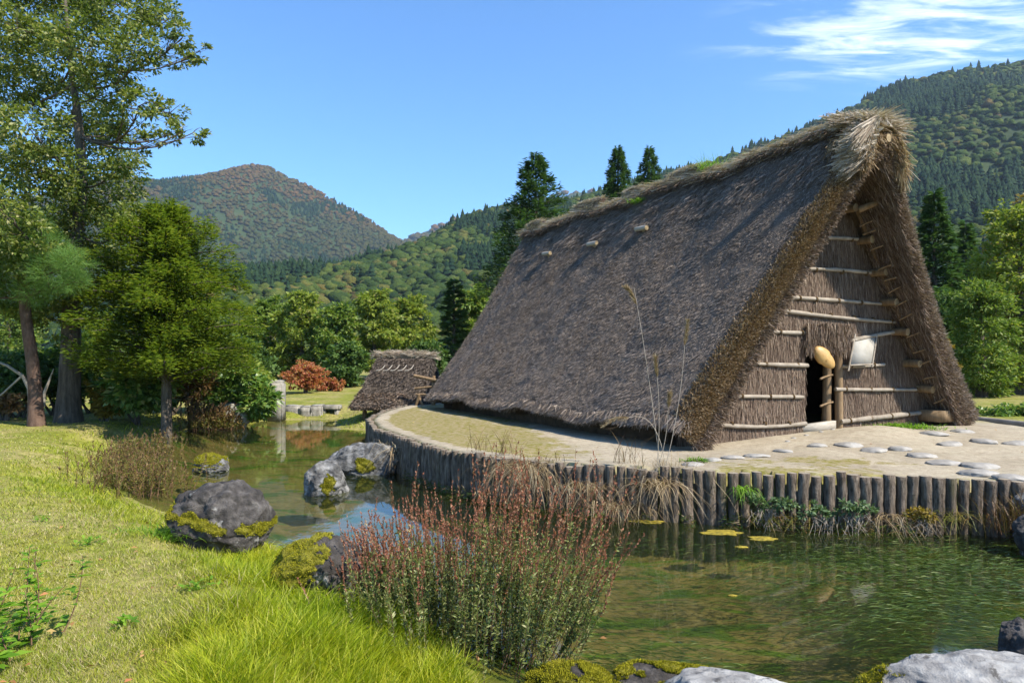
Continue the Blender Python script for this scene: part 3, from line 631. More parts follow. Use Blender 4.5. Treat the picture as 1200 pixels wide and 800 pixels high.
class Hill:
    def __init__(s, name, ridge, foot, amp, back, nu=160, nv=90, sl=1.0, ts=7.):
        r = np.array([at(px, py, d)-(0,0,ts) for px, py, d in ridge]); ft = np.array([np.interp(np.linspace(0,1,len(r)), np.linspace(0,1,len(foot)), [f[k] for f in foot]) for k in (0,1)]).T
        s.u = np.concatenate([[0], np.cumsum(np.linalg.norm(np.diff(r[:,:2], axis=0), axis=1))]); s.u /= s.u[-1]; s.r, s.f, s.amp, s.back, s.sl = r, ft, amp, back, sl; s.seed = len(name)
        uu = np.linspace(0,1,nu); vv = np.linspace(0,1.55,nv); U, V = np.meshgrid(uu, vv); P = s.pt(U.ravel(), V.ravel())
        i = np.arange(nv-1)[:,None]*nu; j = np.arange(nu-1)[None,:]; mb = MB(); mb.add(P, np.stack([i+j, i+j+1, i+nu+j+1, i+nu+j], -1).reshape(-1,4))
        s.o = tag(mb.build(name, M['hill'], smooth=True), kind='structure')
    def pt(s, u, v):
        R_ = np.stack([np.interp(u, s.u, s.r[:,k]) for k in range(3)], 1); F_ = np.stack([np.interp(u, s.u, s.f[:,k]) for k in range(2)], 1)
        xy = F_*(1-v)[:,None]+R_[:,:2]*v[:,None]
        vv = np.where(v <= 1, v, 1-(v-1)*s.back); z = R_[:,2]*(vv**s.sl)
        L = s.amp; nse = fbm(np.stack([xy[:,0]/L/9, xy[:,1]/L/9, 0*u], 1), s.seed, 4)*L*np.clip(v*3,0,1)*np.clip(np.abs(1-v)*3.5, .02, 1)
        g = np.sin(u*37+3*nse/L)*L*.5*np.clip(v*3,0,1)*np.clip(np.abs(1-v)*3.5,.0,1)
        return np.concatenate([xy, np.maximum(z+nse+g, -2)[:,None]], 1)
    def sample(s, n, vmax=1.06):
        P = s.pt(rng.random(n), rng.random(n)**.8*vmax); px = 600+F*P[:,0]/P[:,1]
        return P[(px > -260) & (px < 1480) & (P[:,1] > 40)]
hB = Hill('near_hill', [(2300,40,760),(1700,25,860),(1450,42,900),(1200,68,850),(1100,82,830),(1050,97,810),(985,127,790),(900,163,750),(800,196,710),(700,222,670),(640,238,640),(590,236,620),(548,249,590),(500,274,560),(440,304,520),(360,332,470),(260,352,430),(100,372,400),(-300,395,380)],
          [(620,120),(420,150),(260,190),(120,215),(20,230),(-60,240),(-140,240),(-260,230),(-420,220)], 17, 1.0, sl=1.12)
hA = Hill('far_mountain', [(-900,330,1500),(-300,300,1500),(-60,262,1520),(60,226,1540),(120,208,1550),(160,206,1560),(205,213,1570),(245,206,1580),(270,197,1590),(292,190,1600),(312,192,1600),(332,201,1600),(362,216,1590),(400,237,1570),(440,260,1550),(467,279,1530),(520,312,1500),(600,345,1460),(700,372,1420)],
          [(-1900,760),(-1000,800),(-700,850),(-450,900),(-150,900),(100,900)], 55, .9, sl=.92)
hC = Hill('distant_ridge', [(300,330,2300),(400,300,2350),(470,280,2400),(500,268,2400),(535,257,2400),(600,240,2400),(680,222,2400),(900,240,2400),(1200,260,2400)], [(-900,1500),(0,1500),(1000,1500)], 40, 1.0)
def hill_forest(h, name, n, dens_r, variants, mats, cedar=None, cfrac=.3, cs=13, vmax=1.06):
    P = h.sample(n, vmax); mb = MB(); pn = fbm(P*np.array([.011,.011,.004]), 77, 3)+.10*rng.normal(size=len(P))
    thr = np.quantile(pn, 1-cfrac); ced = (pn > thr) if cedar else np.zeros(len(P), bool)
    D = P[~ced]; s = dens_r[0]*.8+(dens_r[1]*1.25-dens_r[0]*.8)*rng.random(len(D))**1.8; scatter(mb, D+np.stack([0*s,0*s,s*.55],1), s, variants, 0, .80)
    if cedar: E = P[ced]; scatter(mb, E, rng.uniform(.75,1.25,len(E))*cs, cedar, 1)
    return tag(mb.build(name, mats, smooth=True), name.replace('_',' '), 'forest', kind='stuff')
CV = cedar_variants(5); C2 = crown_variants(2, 8, .62); C1 = crown_variants(1, 6, .45)
o = hill_forest(hB, 'hillside_forest', 52000, (1.9,3.9), C2, [M['forest'], M['cedar_far']], CV, .24, 11)
o['label'] = 'mixed green and yellowing forest on the steep hillside behind the thatched hut'
o = hill_forest(hA, 'mountain_forest', 46000, (2.8,5.0), C1, [M['forest_far'], M['cedar_far']], CV, .12, 10)
o['label'] = 'brownish autumn forest covering the distant rounded mountain'
o = hill_forest(hC, 'ridge_forest', 2500, (8,13), crown_variants(1,4,.3), [M['forest_far']])
o['label'] = 'bluish forest on the farthest ridge between the mountain and the hillside'

# ------------------------------------------------------------------ trees
M['bark'] = surf('tree_bark', [(.3,(.05,.04,.03)),(.7,(.16,.13,.10))], 6, (2,2,.4), .95, 1, .03, 4)
M['bark_red'] = surf('pine_bark', [(.3,(.07,.040,.028)),(.7,(.17,.11,.08))], 6, (1.5,1.5,.7), .95, 1, .03, 4)
M['bark_pale'] = surf('pale_bark', [(.3,(.22,.19,.15)),(.7,(.40,.36,.30))], 6, (1,1,1), .9, .5, .02)
def lm(name, dark, mid, light, hi=None, trans=.30, patch=None, **k):
    st = [(0,dark),(.45,mid),(.85,light)]+([(1,hi)] if hi else []); M[name] = leafmat(name+'_leaves', st, trans, patch=patch, **k)
lm('oak', (.06,.10,.016), (.14,.19,.03), (.24,.275,.07), (.38,.36,.17), .42, rough=.45, spec=.4)
lm('yew', (.055,.10,.012), (.11,.175,.020), (.18,.24,.028), (.25,.27,.04), .45)
lm('pine', (.07,.15,.035), (.12,.24,.05), (.19,.31,.07), None, .4)
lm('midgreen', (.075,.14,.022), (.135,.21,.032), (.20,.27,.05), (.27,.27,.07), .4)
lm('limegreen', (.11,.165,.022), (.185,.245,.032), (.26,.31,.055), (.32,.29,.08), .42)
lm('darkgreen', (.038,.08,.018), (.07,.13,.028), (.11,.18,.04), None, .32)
lm('conifer', (.030,.075,.026), (.055,.12,.038), (.09,.16,.05), None, .25)
lm('maple', (.30,.085,.05), (.44,.15,.08), (.46,.25,.10), (.25,.22,.07), .5)
lm('gold', (.14,.10,.018), (.22,.16,.02), (.30,.22,.03), (.16,.14,.03), .35)
lm('laurel', (.065,.14,.025), (.13,.23,.045), (.22,.32,.07), (.36,.34,.12), .38, rough=.38, spec=.5)
lm('rust', (.10,.055,.025), (.17,.10,.04), (.22,.15,.06), (.10,.10,.03), .3)
def crown_leaves(mb, blobs, n, size, aspect, up=.55, clump=.30, sub=.9, kind='kite', grav=0., m=0):
    """leaves gathered in small sprays spread over each blob; blobs = rows of centre xyz and radii xyz"""
    B = np.array(blobs, float); wgt = (B[:,3]*B[:,5])**1.0; wgt /= wgt.sum()
    for q, w in zip(B, wgt):
        c, r = q[:3], q[3:6]; k = max(8, int(n*w)); ns = max(4, int(k/28*sub)); d = rvec(ns); rad = .35+.68*rng.random(ns)**.6
        cen = c+d*rad[:,None]*r; cs = clump*np.mean(r)*rng.uniform(.5,1.15,ns)
        pick = rng.integers(0, ns, k); off = rvec(k)*(rng.random(k)**.55)[:,None]*cs[pick][:,None]*np.array([1.2,1.2,.62])
        P = cen[pick]+off; outw = unit(P-c); 
        D = unit(outw*.6+unit(off)*.7+.6*rvec(k)+np.array([0,0,grav])); N = unit(np.array([0,0,up])+.35*outw+.6*rvec(k))
        L = size*rng.uniform(.6,1.35,k)
        if kind == 'kite': leaves(mb, P, D, N, L, L*aspect, m)
        else: straws(mb, P, D, L, L*aspect, m)
def limbs(mb, trunk, tr, blobs, nsub=5, r0=.35, rr=.5):
    tp = np.array(trunk, float); trd = np.asarray(tr, float)
    for q in np.array(blobs, float):
        c, r = q[:3], q[3:6]
        k = np.argmin(np.linalg.norm(tp-c, axis=1)+.9*np.maximum(tp[:,2]-c[2]+.15*r[2], 0)+ .2*(c[2]-tp[:,2]).clip(0)); k = min(k, len(tp)-1)
        a = tp[k]; ln = np.linalg.norm(c-a); rb = min(trd[k]*rr, .014+.008*ln)
        cv = curve(a, c, np.array([0,0,-.10*ln])+.05*ln*rng.normal(size=3), 7); tube(mb, cv, np.linspace(rb, rb*.35, 7), 6, 0, False)
        for z in range(nsub):
            e = c+rvec(1)[0]*r*rng.uniform(.6,.95); s0 = cv[rng.integers(3,7)]; tube(mb, curve(s0, e, np.array([0,0,.06])*np.mean(r)+.06*np.mean(r)*rng.normal(size=3), 5), np.linspace(rb*.38, rb*.10, 5), 4, 0, False)
def tree(name, label, cat, base, trunk, tr, blobs, n, size, aspect, mat, bark='bark', group=None, nsub=4, **k):
    t = thing(name, label, cat, tuple(base), group); mb = MB(); tp = np.array(trunk, float)
    if len(tp) >= 2:
        f = np.linspace(0, len(tp)-1, (len(tp)-1)*4+1); sm = np.stack([np.interp(f, np.arange(len(tp)), tp[:,q]) for q in range(3)], 1); sr = np.interp(f, np.arange(len(tp)), tr)
        sm[1:-1] = .5*sm[1:-1]+.25*(sm[:-2]+sm[2:]); sr = sr*(1+.35*np.exp(-np.arange(len(sr))*1.2)); sm[0,2] -= .15
        tube(mb, sm, sr, 12, 0, True, wob=.12)
    limbs(mb, sm, sr, blobs, nsub); mb.build('trunk', M[bark], t, smooth=True)
    mb = MB(); crown_leaves(mb, blobs, n, size, aspect, **k); mb.build('crown', M[mat], t); return t
def pxblobs(rows, Y, s=1.0, depth=.8, jit=.6):           # rows: px, py, radius in survey units, optional depth offset
    out = []
    for r in rows:
        d = Y+(r[3] if len(r) > 3 else rng.normal()*jit); c = at(r[0], r[1], d); R_ = r[2]*d/F*s; out.append((*c, R_*1.12, R_*depth*1.12, R_*.86))
    return out
gpt = lambda px, Y: np.array([(px-600)/F*Y, Y, gz((px-600)/F*Y, Y)])

Yb = 18.5; b0 = gpt(80, Yb)
bl = pxblobs([(70,18,44),(132,12,40),(180,8,24),(110,62,46),(60,66,42),(14,30,34),(-30,60,50),(214,44,17),(234,60,14),(206,66,16),(196,24,15),(165,58,26),(22,100,30),(122,104,34),(164,124,24),(200,132,18),(226,156,13),(194,160,14),(152,158,26),(90,140,44),(34,150,36),(0,120,30),(102,184,46),(50,200,44),(8,196,36),(142,196,24),(124,228,40),(62,246,48),(10,250,38),(-50,170,50),(-55,240,50),(100,270,40),(40,290,40),(70,-40,60),(0,-30,50),(140,-45,45),(-40,310,45),(140,262,26),(100,318,36),(125,300,30),(70,330,30),(30,350,34),(110,350,28),(60,372,30)], Yb, 1.0, 1.0, 1.3)
tree('broadleaf_tree', 'tall broadleaf tree with a thick dark trunk and spreading glossy crown beside the lawn', 'tree', b0,
     [b0, at(82,430,Yb), at(84,360,Yb), at(88,290,Yb), at(97,220,Yb+.2), at(92,140,Yb), at(80,60,Yb), at(75,-30,Yb)], [.29,.25,.21,.17,.13,.10,.06,.03], bl, 84000, .115, .48, 'oak', nsub=8, clump=.27)
Yp = 17.3; b0 = gpt(43, Yp)
tree('pine_tree', 'leaning pine with a reddish trunk and fluffy bright green needles at the far left', 'tree', b0,
     [b0, at(40,440,Yp), at(31,375,Yp), at(25,320,Yp), at(10,265,Yp), at(-5,220,Yp)], [.17,.145,.125,.11,.08,.04],
     pxblobs([(20,312,32,-.3),(62,318,26,-.8),(86,306,18,-1),(10,284,28,-.5),(40,340,20,-.6),(88,330,15,-.9),(2,345,22),(58,292,22,-.6),(-30,290,45),(-40,340,30),(34,268,20,-.4)], Yp, 1, .9, .3), 36000, .17, .030, 'pine', 'bark_red', kind='straw', clump=.34, sub=1.6, grav=.25)
def conifer(label, px, Y, ytop, hw, name, mat, n=60, size=.30, droop=.25, asp=.13, dens=1.0, low=.12, up=.0, bark='bark', power=.85, lim=None, wj=1.0, ragged=0.):
    b_ = gpt(px, Y); top = at(px, ytop, Y); H = top[2]-b_[2]; W = hw*Y/F; t = thing(name, label, 'tree', tuple(b_)); mb = MB()
    tube(mb, np.array([b_-[0,0,.2], b_+[0,0,H*.5], top]), [lim or .05+H*.016, (lim or .06+H*.016)*.62, .015], 9, 0, True); lf = MB(); PP, DD, NN = [], [], []
    for q in range(n):
        f = low+(1-low)*(q+rng.random()*.6)/n; z_ = b_[2]+H*f; ln = W*((1-f)/(1-low))**power*rng.uniform(.72-ragged,1.12+.25*ragged)+.02*W; a = q*2.39996+rng.normal()*.25
        d = np.array([math.cos(a), math.sin(a), 0]); s = np.array([-d[1], d[0], 0]); e = np.array([b_[0],b_[1],z_])+d*ln+np.array([0,0,(up-droop)*ln])
        tube(mb, curve((b_[0],b_[1],z_), e, (0,0,.10*ln), 5), np.linspace(.012+.008*ln, .006, 5), 4, 0, False)
        k = int((10+26*ln/W)*dens*3); u = rng.random(k)**.7; w_ = rng.normal(size=k)*.16*ln*wj*(1.15-u)
        p = np.array([b_[0],b_[1],z_])+d*(u*ln)[:,None]+s*w_[:,None]+np.outer((up-droop)*ln*u+.10*ln*4*u*(1-u)*.8+rng.normal(size=k)*.035*W*wj, [0,0,1])
        PP.append(p); DD.append(d*.7+s*(np.sign(w_)*.6)[:,None]+np.array([0,0,.22])+.35*rvec(k)); NN.append(np.array([0,0,1.])+.5*rvec(k))
    P_, D_, N_ = map(np.concatenate, (PP, DD, NN)); L = size*rng.uniform(.6,1.3,len(P_)); leaves(lf, P_, D_, N_, L, L*asp*2.2)
    mb.build('trunk', M[bark], t, smooth=True); lf.build('crown', M[mat], t); return t
conifer('dense dark yellow-green yew with level sprays over a single bare trunk beside the pond', 195, 18.0, 246, 122, 'yew_tree', 'yew', 130, .15, .12, .10, 6.5, .25, .30, power=.52, lim=.15, wj=1.25, ragged=.30)

# understorey at the edge of the lawn
def shrub(label, px, Y, py, rx, rz, n, size, asp, mat, name='shrub', stems=5, base=None, cat='shrub', **k):
    c = at(px, py, Y); b_ = np.array([c[0], Y, gz(c[0], Y)]) if base is None else np.array(base); rx, rz = rx*Y/F, rz*Y/F
    t = thing(name, label, cat, tuple(b_)); mb = MB(); blobs = []
    for q in range(9): d = rvec(1)[0]; blobs.append((*(c+d*np.array([rx*.58, rx*.5, rz*.55])), rx*.48, rx*.48, rz*.48))
    for q in range(stems): e = blobs[q][:3]; tube(mb, curve(b_+np.array([.1*rx*rng.normal(), .1*rx*rng.normal(), -.05]), e, rng.normal(size=3)*.08*rx, 6), np.linspace(.045,.012,6), 6, 0, False)
    mb.build('stems', M['bark'], t, smooth=True)
    mb = MB(); crown_leaves(mb, blobs, n, size, asp, **k); mb.build('foliage', M[mat], t); return t
shrub('large-leaved light green shrub between the thick trunk and the yew trunk', 160, 19.3, 452, 42, 34, 5200, .20, .5, 'laurel', clump=.45)
shrub('low yellowing shrub just right of the thickest trunk', 122, 18.9, 462, 20, 26, 2600, .13, .5, 'gold', clump=.45)
shrub('glossy green rounded shrub overhanging the pond beside the stone pillar', 284, 20.6, 463, 38, 36, 7200, .17, .5, 'laurel', clump=.45, base=(-8.1,21.6,.15))
shrub('tall pale shrub with rusty leaves behind the glossy pondside shrub', 262, 22.6, 440, 48, 30, 5200, .16, .48, 'limegreen', clump=.45)
shrub('rusty brown-leaved shrub right of the yew trunk', 226, 20.3, 448, 30, 24, 2600, .14, .5, 'rust', clump=.45)
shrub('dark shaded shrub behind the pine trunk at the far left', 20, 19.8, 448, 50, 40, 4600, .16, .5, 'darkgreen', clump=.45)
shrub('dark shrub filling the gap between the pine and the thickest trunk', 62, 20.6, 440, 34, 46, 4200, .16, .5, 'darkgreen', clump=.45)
shrub('mid-green shrub behind the thickest trunk with a few gold leaves', 108, 21.4, 432, 48, 40, 4600, .17, .5, 'midgreen', clump=.45)
shrub('orange-tinted small shrub in the shade left of the pine trunk', 8, 18.6, 470, 20, 16, 1200, .12, .5, 'rust', clump=.45)
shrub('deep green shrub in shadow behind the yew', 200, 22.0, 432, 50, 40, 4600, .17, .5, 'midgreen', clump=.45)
# pale crooked bare sapling
b_ = gpt(36, 18.2); t = thing('bare_sapling', 'pale crooked bare sapling leaning out beside the pine trunk', 'tree', tuple(b_)); mb = MB()
tube(mb, [at(37,487,18.2), at(34,455,18.2), at(26,440,18.1), at(8,428,18.), at(-15,420,17.9)], [.055,.05,.042,.035,.02], 7); tube(mb, [at(26,440,18.1), at(2,462,18.0), at(-12,470,18)], [.03,.022,.012], 6); tube(mb, [at(51,476,18.3), at(52,460,18.3), at(58,445,18.2), at(63,432,18.2)], [.045,.04,.03,.012], 6)
mb.build('trunk', M['bark_pale'], t, smooth=True)

def roundtree(label, px, Y, ytop, hw, mat, n=9000, size=.25, asp=.55, name='broadleaf_tree', ybase=470, trunk_r=.16, bark='bark', nb=14, clump=.38, low=.25, **k):
    top = at(px, ytop, Y); b_ = gpt(px, Y); H = top[2]-b_[2]; W = hw*Y/F; bl = []
    for q in range(nb):
        f = low+(1-low)*(q+.5)/nb; a = q*2.4+rng.random(); wr = W*math.sin(math.pi*min(1,(f-low)/(1-low)*.82+.16))**.7; rr = rng.uniform(.34,.50)*W
        bl.append((b_[0]+math.cos(a)*wr*.62, b_[1]+math.sin(a)*wr*.62, b_[2]+H*f-rr*.35, rr, rr, rr*.78))
    bl.append((b_[0], b_[1], top[2]-W*.3, W*.4, W*.4, W*.34))
    return tree(name, label, 'tree', b_, [b_, b_+[.02*H,0,H*.3], b_+[0,.01*H,H*.55], b_+[.01*H,0,H*.85]], [trunk_r, trunk_r*.8, trunk_r*.55, trunk_r*.2], bl, n, size, asp, mat, bark, nsub=3, clump=clump, **k)
# the row of trees beyond the far bank
for lab, px, Y, yt, hw, mat, n in (
  ('pale lime-green tree rising above its neighbours, directly behind the red maple', 352, 44, 343, 34, 'limegreen', 8000),
  ('broad mid-green tree in the far row, directly right of the yew crown', 316, 47, 352, 38, 'midgreen', 8000),
  ('rounded light green tree straight above the small thatched hut', 437, 46, 340, 38, 'limegreen', 9000),
  ('mid-green tree between the lime tree behind the maple and the one above the small hut', 394, 43, 360, 32, 'midgreen', 8000),
  ('yellow-green tree whose crown shows highest between the small hut and the large roof', 480, 50, 350, 36, 'limegreen', 8000),
  ('dark green low tree behind the left end of the small hut', 405, 37, 405, 28, 'darkgreen', 5000),
  ('dense dark tree shading the right end of the small hut', 497, 34, 402, 30, 'darkgreen', 7000),
  ('broad green tree mostly hidden behind the left end of the large roof', 556, 46, 340, 36, 'midgreen', 7000),
  ('bushy dark green tree in the far row left of the red maple', 288, 38, 398, 34, 'darkgreen', 5000),
  ('green tree glimpsed behind the yew crown', 230, 44, 360, 44, 'midgreen', 6000),
  ('shaded green tree behind the thick broadleaf trunk', 120, 40, 372, 60, 'darkgreen', 6000),
  ('green tree beyond the left edge of the view behind the lawn', -90, 38, 330, 66, 'midgreen', 7000),
  ('dark tree farther beyond the left edge of the view', -210, 36, 310, 76, 'darkgreen', 7000),
  ('shaded green tree at the far left behind the pine', 10, 42, 360, 60, 'midgreen', 6000)):
    roundtree(lab, px, Y, yt, hw, mat, n, .25*Y/44, low=.12)
roundtree('small red and orange maple on the lawn beyond the pond', 358, 31, 428, 27, 'maple', 4200, .13, .6, 'maple_tree', trunk_r=.09, low=.42, nb=12)
roundtree('smaller reddish maple with a darker crown right beside the red maple', 387, 33, 444, 17, 'maple', 2200, .13, .6, 'maple_tree', trunk_r=.08, low=.35, nb=8)

conifer('broad green pine rising behind the left end of the large ridge', 628, 38, 184, 78, 'pine_tree', 'conifer', 90, .30, .1, .12, 2.6, .3, .30, power=.72)
conifer('slender cedar standing behind the middle of the ridge', 724, 60, 174, 62, 'cedar_tree', 'conifer', 150, .34, .25, .13, 3.0, .2, power=.82)
conifer('smaller cedar top just right of the slender one behind the ridge', 761, 66, 175, 62, 'cedar_tree', 'conifer', 130, .36, .25, .13, 3.0, .2, power=.82)
conifer('layered dark pine with flat branches, left of the large roof', 532, 40, 328, 26, 'pine_tree', 'conifer', 46, .36, .05, .14, 1.3, .15, .1, power=.6)
conifer('tall blue-green fir behind the right slope of the hut', 1095, 36, 226, 52, 'fir_tree', 'conifer', 90, .40, .2, .14, 1.5, .05, .12, power=.8)
conifer('fir half hidden behind the tall blue-green fir', 1132, 42, 262, 36, 'fir_tree', 'conifer', 70, .42, .2, .14, 1.3, .05, .1)
conifer('dark fir right against the lower right slope of the hut', 1062, 40, 262, 30, 'fir_tree', 'darkgreen', 70, .42, .2, .14, 1.3, .05, .1)
roundtree('yellow-green broadleaf tree at the right edge with golden top leaves', 1196, 25, 236, 58, 'limegreen', 15000, .16, .5, low=.08, nb=20)
roundtree('golden-leaved tree crown rising at the far right edge', 1225, 29, 222, 62, 'gold', 9000, .17, .5, low=.4)
roundtree('mid-green tree right of the hut with drooping sprays', 1150, 23.5, 332, 42, 'midgreen', 15000, .13, .42, low=.06, nb=20)
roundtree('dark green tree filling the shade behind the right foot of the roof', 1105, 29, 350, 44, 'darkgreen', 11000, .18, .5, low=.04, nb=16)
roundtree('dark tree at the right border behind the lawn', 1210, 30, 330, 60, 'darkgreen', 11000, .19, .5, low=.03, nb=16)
roundtree('green tree beyond the right edge of the view', 1320, 27, 240, 80, 'midgreen', 9000, .2, .5, low=.05)
roundtree('small yellowing sapling touching the right slope of the roof', 1104, 22, 392, 16, 'gold', 900, .12, .5, low=.3, trunk_r=.05, nb=7)
# ------------------------------------------------------------------ rocks and stones
M['rock_grey'] = surf('lichen_rock', [(.30,(.03,.029,.027)),(.46,(.09,.087,.082)),(.57,(.19,.185,.175)),(.72,(.36,.35,.33))], 7, (1,1,1), .9, 1, .03, 3, 10)
M['rock_dark'] = surf('dark_rock', [(.3,(.02,.018,.016)),(.5,(.062,.055,.050)),(.72,(.15,.135,.122))], 8, (1,1,1), .85, 1, .03, 3, 10, dark=(3.2,.60,.66,(.28,.27,.25)))
M['rock_pale'] = surf('pale_boulder', [(.3,(.12,.115,.11)),(.47,(.28,.27,.255)),(.65,(.42,.41,.385))], 6, (1,1,1), .85, 1, .02, 4, 10, dark=(5,.57,.66,(.09,.083,.075)))
M['stone_step'] = surf('river_stone', [(.3,(.17,.155,.135)),(.5,(.27,.25,.22)),(.7,(.38,.355,.315))], 5, (1,1,1), .8, .5, .008, 4, 6)
M['stone_wall'] = surf('wall_stone', [(.3,(.14,.13,.11)),(.55,(.30,.28,.24)),(.75,(.42,.39,.34))], 4, (1,1,1), .9, .9, .02, 4, 8)
M['moss'] = leafmat('moss_tufts', [(0,(.10,.105,.010)),(.5,(.24,.23,.014)),(1,(.38,.34,.025))], .15, .8, .1)
M['moss_base'] = surf('moss_cushion', [(.3,(.10,.095,.010)),(.7,(.28,.25,.022))], 22, (1,1,1), .95, 1, .02, 3)
def rock(label, c, r, mat, yaw=0, seed=1, moss=None, name='boulder', cat='boulder', sub=6, amp=.32, flat=0, group=None, cuts=5):
    v, f = ico(sub); d = 1+amp*fbm(v*1.25+seed*7.1, seed, 4)+.10*fbm(v*4+seed*3, seed+40, 3)
    p = v*d[:,None]; rr = np.random.default_rng(900+seed)
    for q in range(cuts):                                  # broken faces
        n = unit(rr.normal(size=3)*np.array([1,1,.8])); lim = rr.uniform(.66,.88); k = p@n-lim; p = p-np.outer(np.where(k > 0, k*.82, 0), n)
    p = p-v*(.055*np.clip(.16-np.abs(fbm(v*2.1+seed*2, seed+90, 3)),0,.16)/.16*(1 if len(v) > 2000 else 0))[:,None]
    p = p+v*(.022*fbm(v*9+seed, seed+80, 3)+.012*fbm(v*22+seed, seed+81, 2))[:,None]
    ca, sa = math.cos(yaw), math.sin(yaw); p = p*np.array(r); p = np.stack([p[:,0]*ca-p[:,1]*sa, p[:,0]*sa+p[:,1]*ca, p[:,2]], 1)+np.asarray(c)
    mb = MB(); mb.add(p, None, f)
    base = np.array([c[0], c[1], c[2]-r[2]*.6])
    if moss is None: return tag(mb.build(name, M[mat], smooth=True, loc=base), label, cat, group)
    t = thing(name, label, cat, tuple(base), group); mb.build('rock', M[mat], t, smooth=True)
    fc = p[f].mean(1); fn = unit(np.cross(p[f][:,1]-p[f][:,0], p[f][:,2]-p[f][:,0])); rel = (fc-np.asarray(c))/np.array([max(r[:2])]*2+[r[2]])
    w = moss(rel, fn)+.50*fbm(rel*3.2+seed, seed+60, 3); sel = w > .5
    if sel.sum() > 10:
        ff = f[sel]; use = np.unique(ff); mp_ = np.full(len(p), -1); mp_[use] = np.arange(len(use)); vn = unit(v/np.array(r)); vn = np.stack([vn[:,0]*ca-vn[:,1]*sa, vn[:,0]*sa+vn[:,1]*ca, vn[:,2]], 1)
        cnt = np.bincount(ff.ravel(), minlength=len(p))[use]; hgt = np.where(cnt >= 5, .006+.016*vnoise(p[use]*16, 3), -.012)
        mm = MB(); mm.add(p[use]+vn[use]*hgt[:,None], None, mp_[ff], m=0)
        k = min(16000, int(sel.sum()*5)); pick = rng.choice(np.where(sel)[0], k); bc = rng.dirichlet((1,1,1), k); q = (p[f[pick]]*bc[...,None]).sum(1); n = fn[pick]
        straws(mm, q+n*.005, n+.7*rvec(k), rng.uniform(.010,.024,k), rng.uniform(.004,.007,k), 1)
        mm.build('moss', [M['moss_base'], M['moss']], t, smooth=True)
    return t
rock('big dark rounded boulder with a moss band and pale foot, in the lawn edge', (-2.97,7.10,.38), (.53,.43,.43), 'rock_dark', .1, 4, lambda r, n: .66-2.4*np.abs(r[:,2]-.10+.22*r[:,0])+.15*(n[:,1] < -.2))
rock('brown boulder half covered in bright yellow-green moss beside the tall grass', (-1.56,5.66,.27), (.40,.40,.34), 'rock_dark', -.5, 5, lambda r, n: .55-1.5*r[:,0]+.3*n[:,2]-.1*r[:,1])
rock('rounded pale grey boulder in the water, nearer one of the pair', (-2.88,10.6,.14), (.38,.34,.34), 'rock_grey', .3, 8, lambda r, n: 1.1-2.6*np.hypot(r[:,0]-.35, (r[:,2]-.05)*.7)-1.0*(r[:,1] > .2))
rock('long low grey boulder in the water behind the round one', (-2.68,12.5,.15), (.70,.46,.37), 'rock_grey', -.1, 12, lambda r, n: 1.0-2.4*np.hypot(r[:,0]-.15, (r[:,2]-.0)*.7)-1.0*(r[:,1] > .2))
rock('small flat rock with a yellow moss cap alone in the pond', (-5.52,12.7,.06), (.40,.34,.22), 'rock_grey', 0, 15, lambda r, n: .2+.75*n[:,2]-.5*np.abs(r[:,0]))
rock('smooth grey boulder with a broad flat top at the bottom edge of the view', (1.28,3.78,.04), (.56,.38,.31), 'rock_pale', .05, 18, None)
rock('sunlit whitish boulder with a rusty mossy left end at the bottom right', (2.95,4.12,.00), (.78,.42,.25), 'rock_pale', -.12, 22, lambda r, n: -.35-1.9*(r[:,0]+.55)+.35*n[:,2])
rock('pale boulder at the very bottom right in front of the whitish one', (2.45,3.60,.03), (.62,.34,.24), 'rock_pale', .1, 25, None)
rock('dark rounded rock on the right border beside the whitish boulder', (3.50,4.72,.08), (.20,.22,.18), 'rock_dark', 0, 27, None)
rock('dark grey rock in the water at the right end of the log wall', (5.55,7.15,.15), (.30,.3,.30), 'rock_dark', .4, 29, None)
rock('mossy stone ending the log wall at the right border', (6.0,7.75,.35), (.34,.28,.34), 'rock_grey', .4, 30, None)
rock('low yellow-brown mossy stone under the reddish bush at the bottom', (.40,4.40,-.05), (.32,.22,.12), 'rock_dark', 0, 33, lambda r, n: .15+.5*n[:,2])
rock('brownish moss-covered stone lying half sunk left of the smooth boulder', (.98,4.5,-.07), (.42,.24,.13), 'rock_dark', .2, 35, lambda r, n: .02+.5*n[:,2])
rock('small mossy stone at the water line behind the half-mossed boulder', (-1.0,5.75,.0), (.34,.22,.16), 'rock_dark', -.3, 37, lambda r, n: .45+.5*n[:,2])
rock('weathered stone block behind the dry reed mound on the far bank', (-8.35,20.6,.35), (.62,.4,.45), 'stone_wall', .1, 39, None)
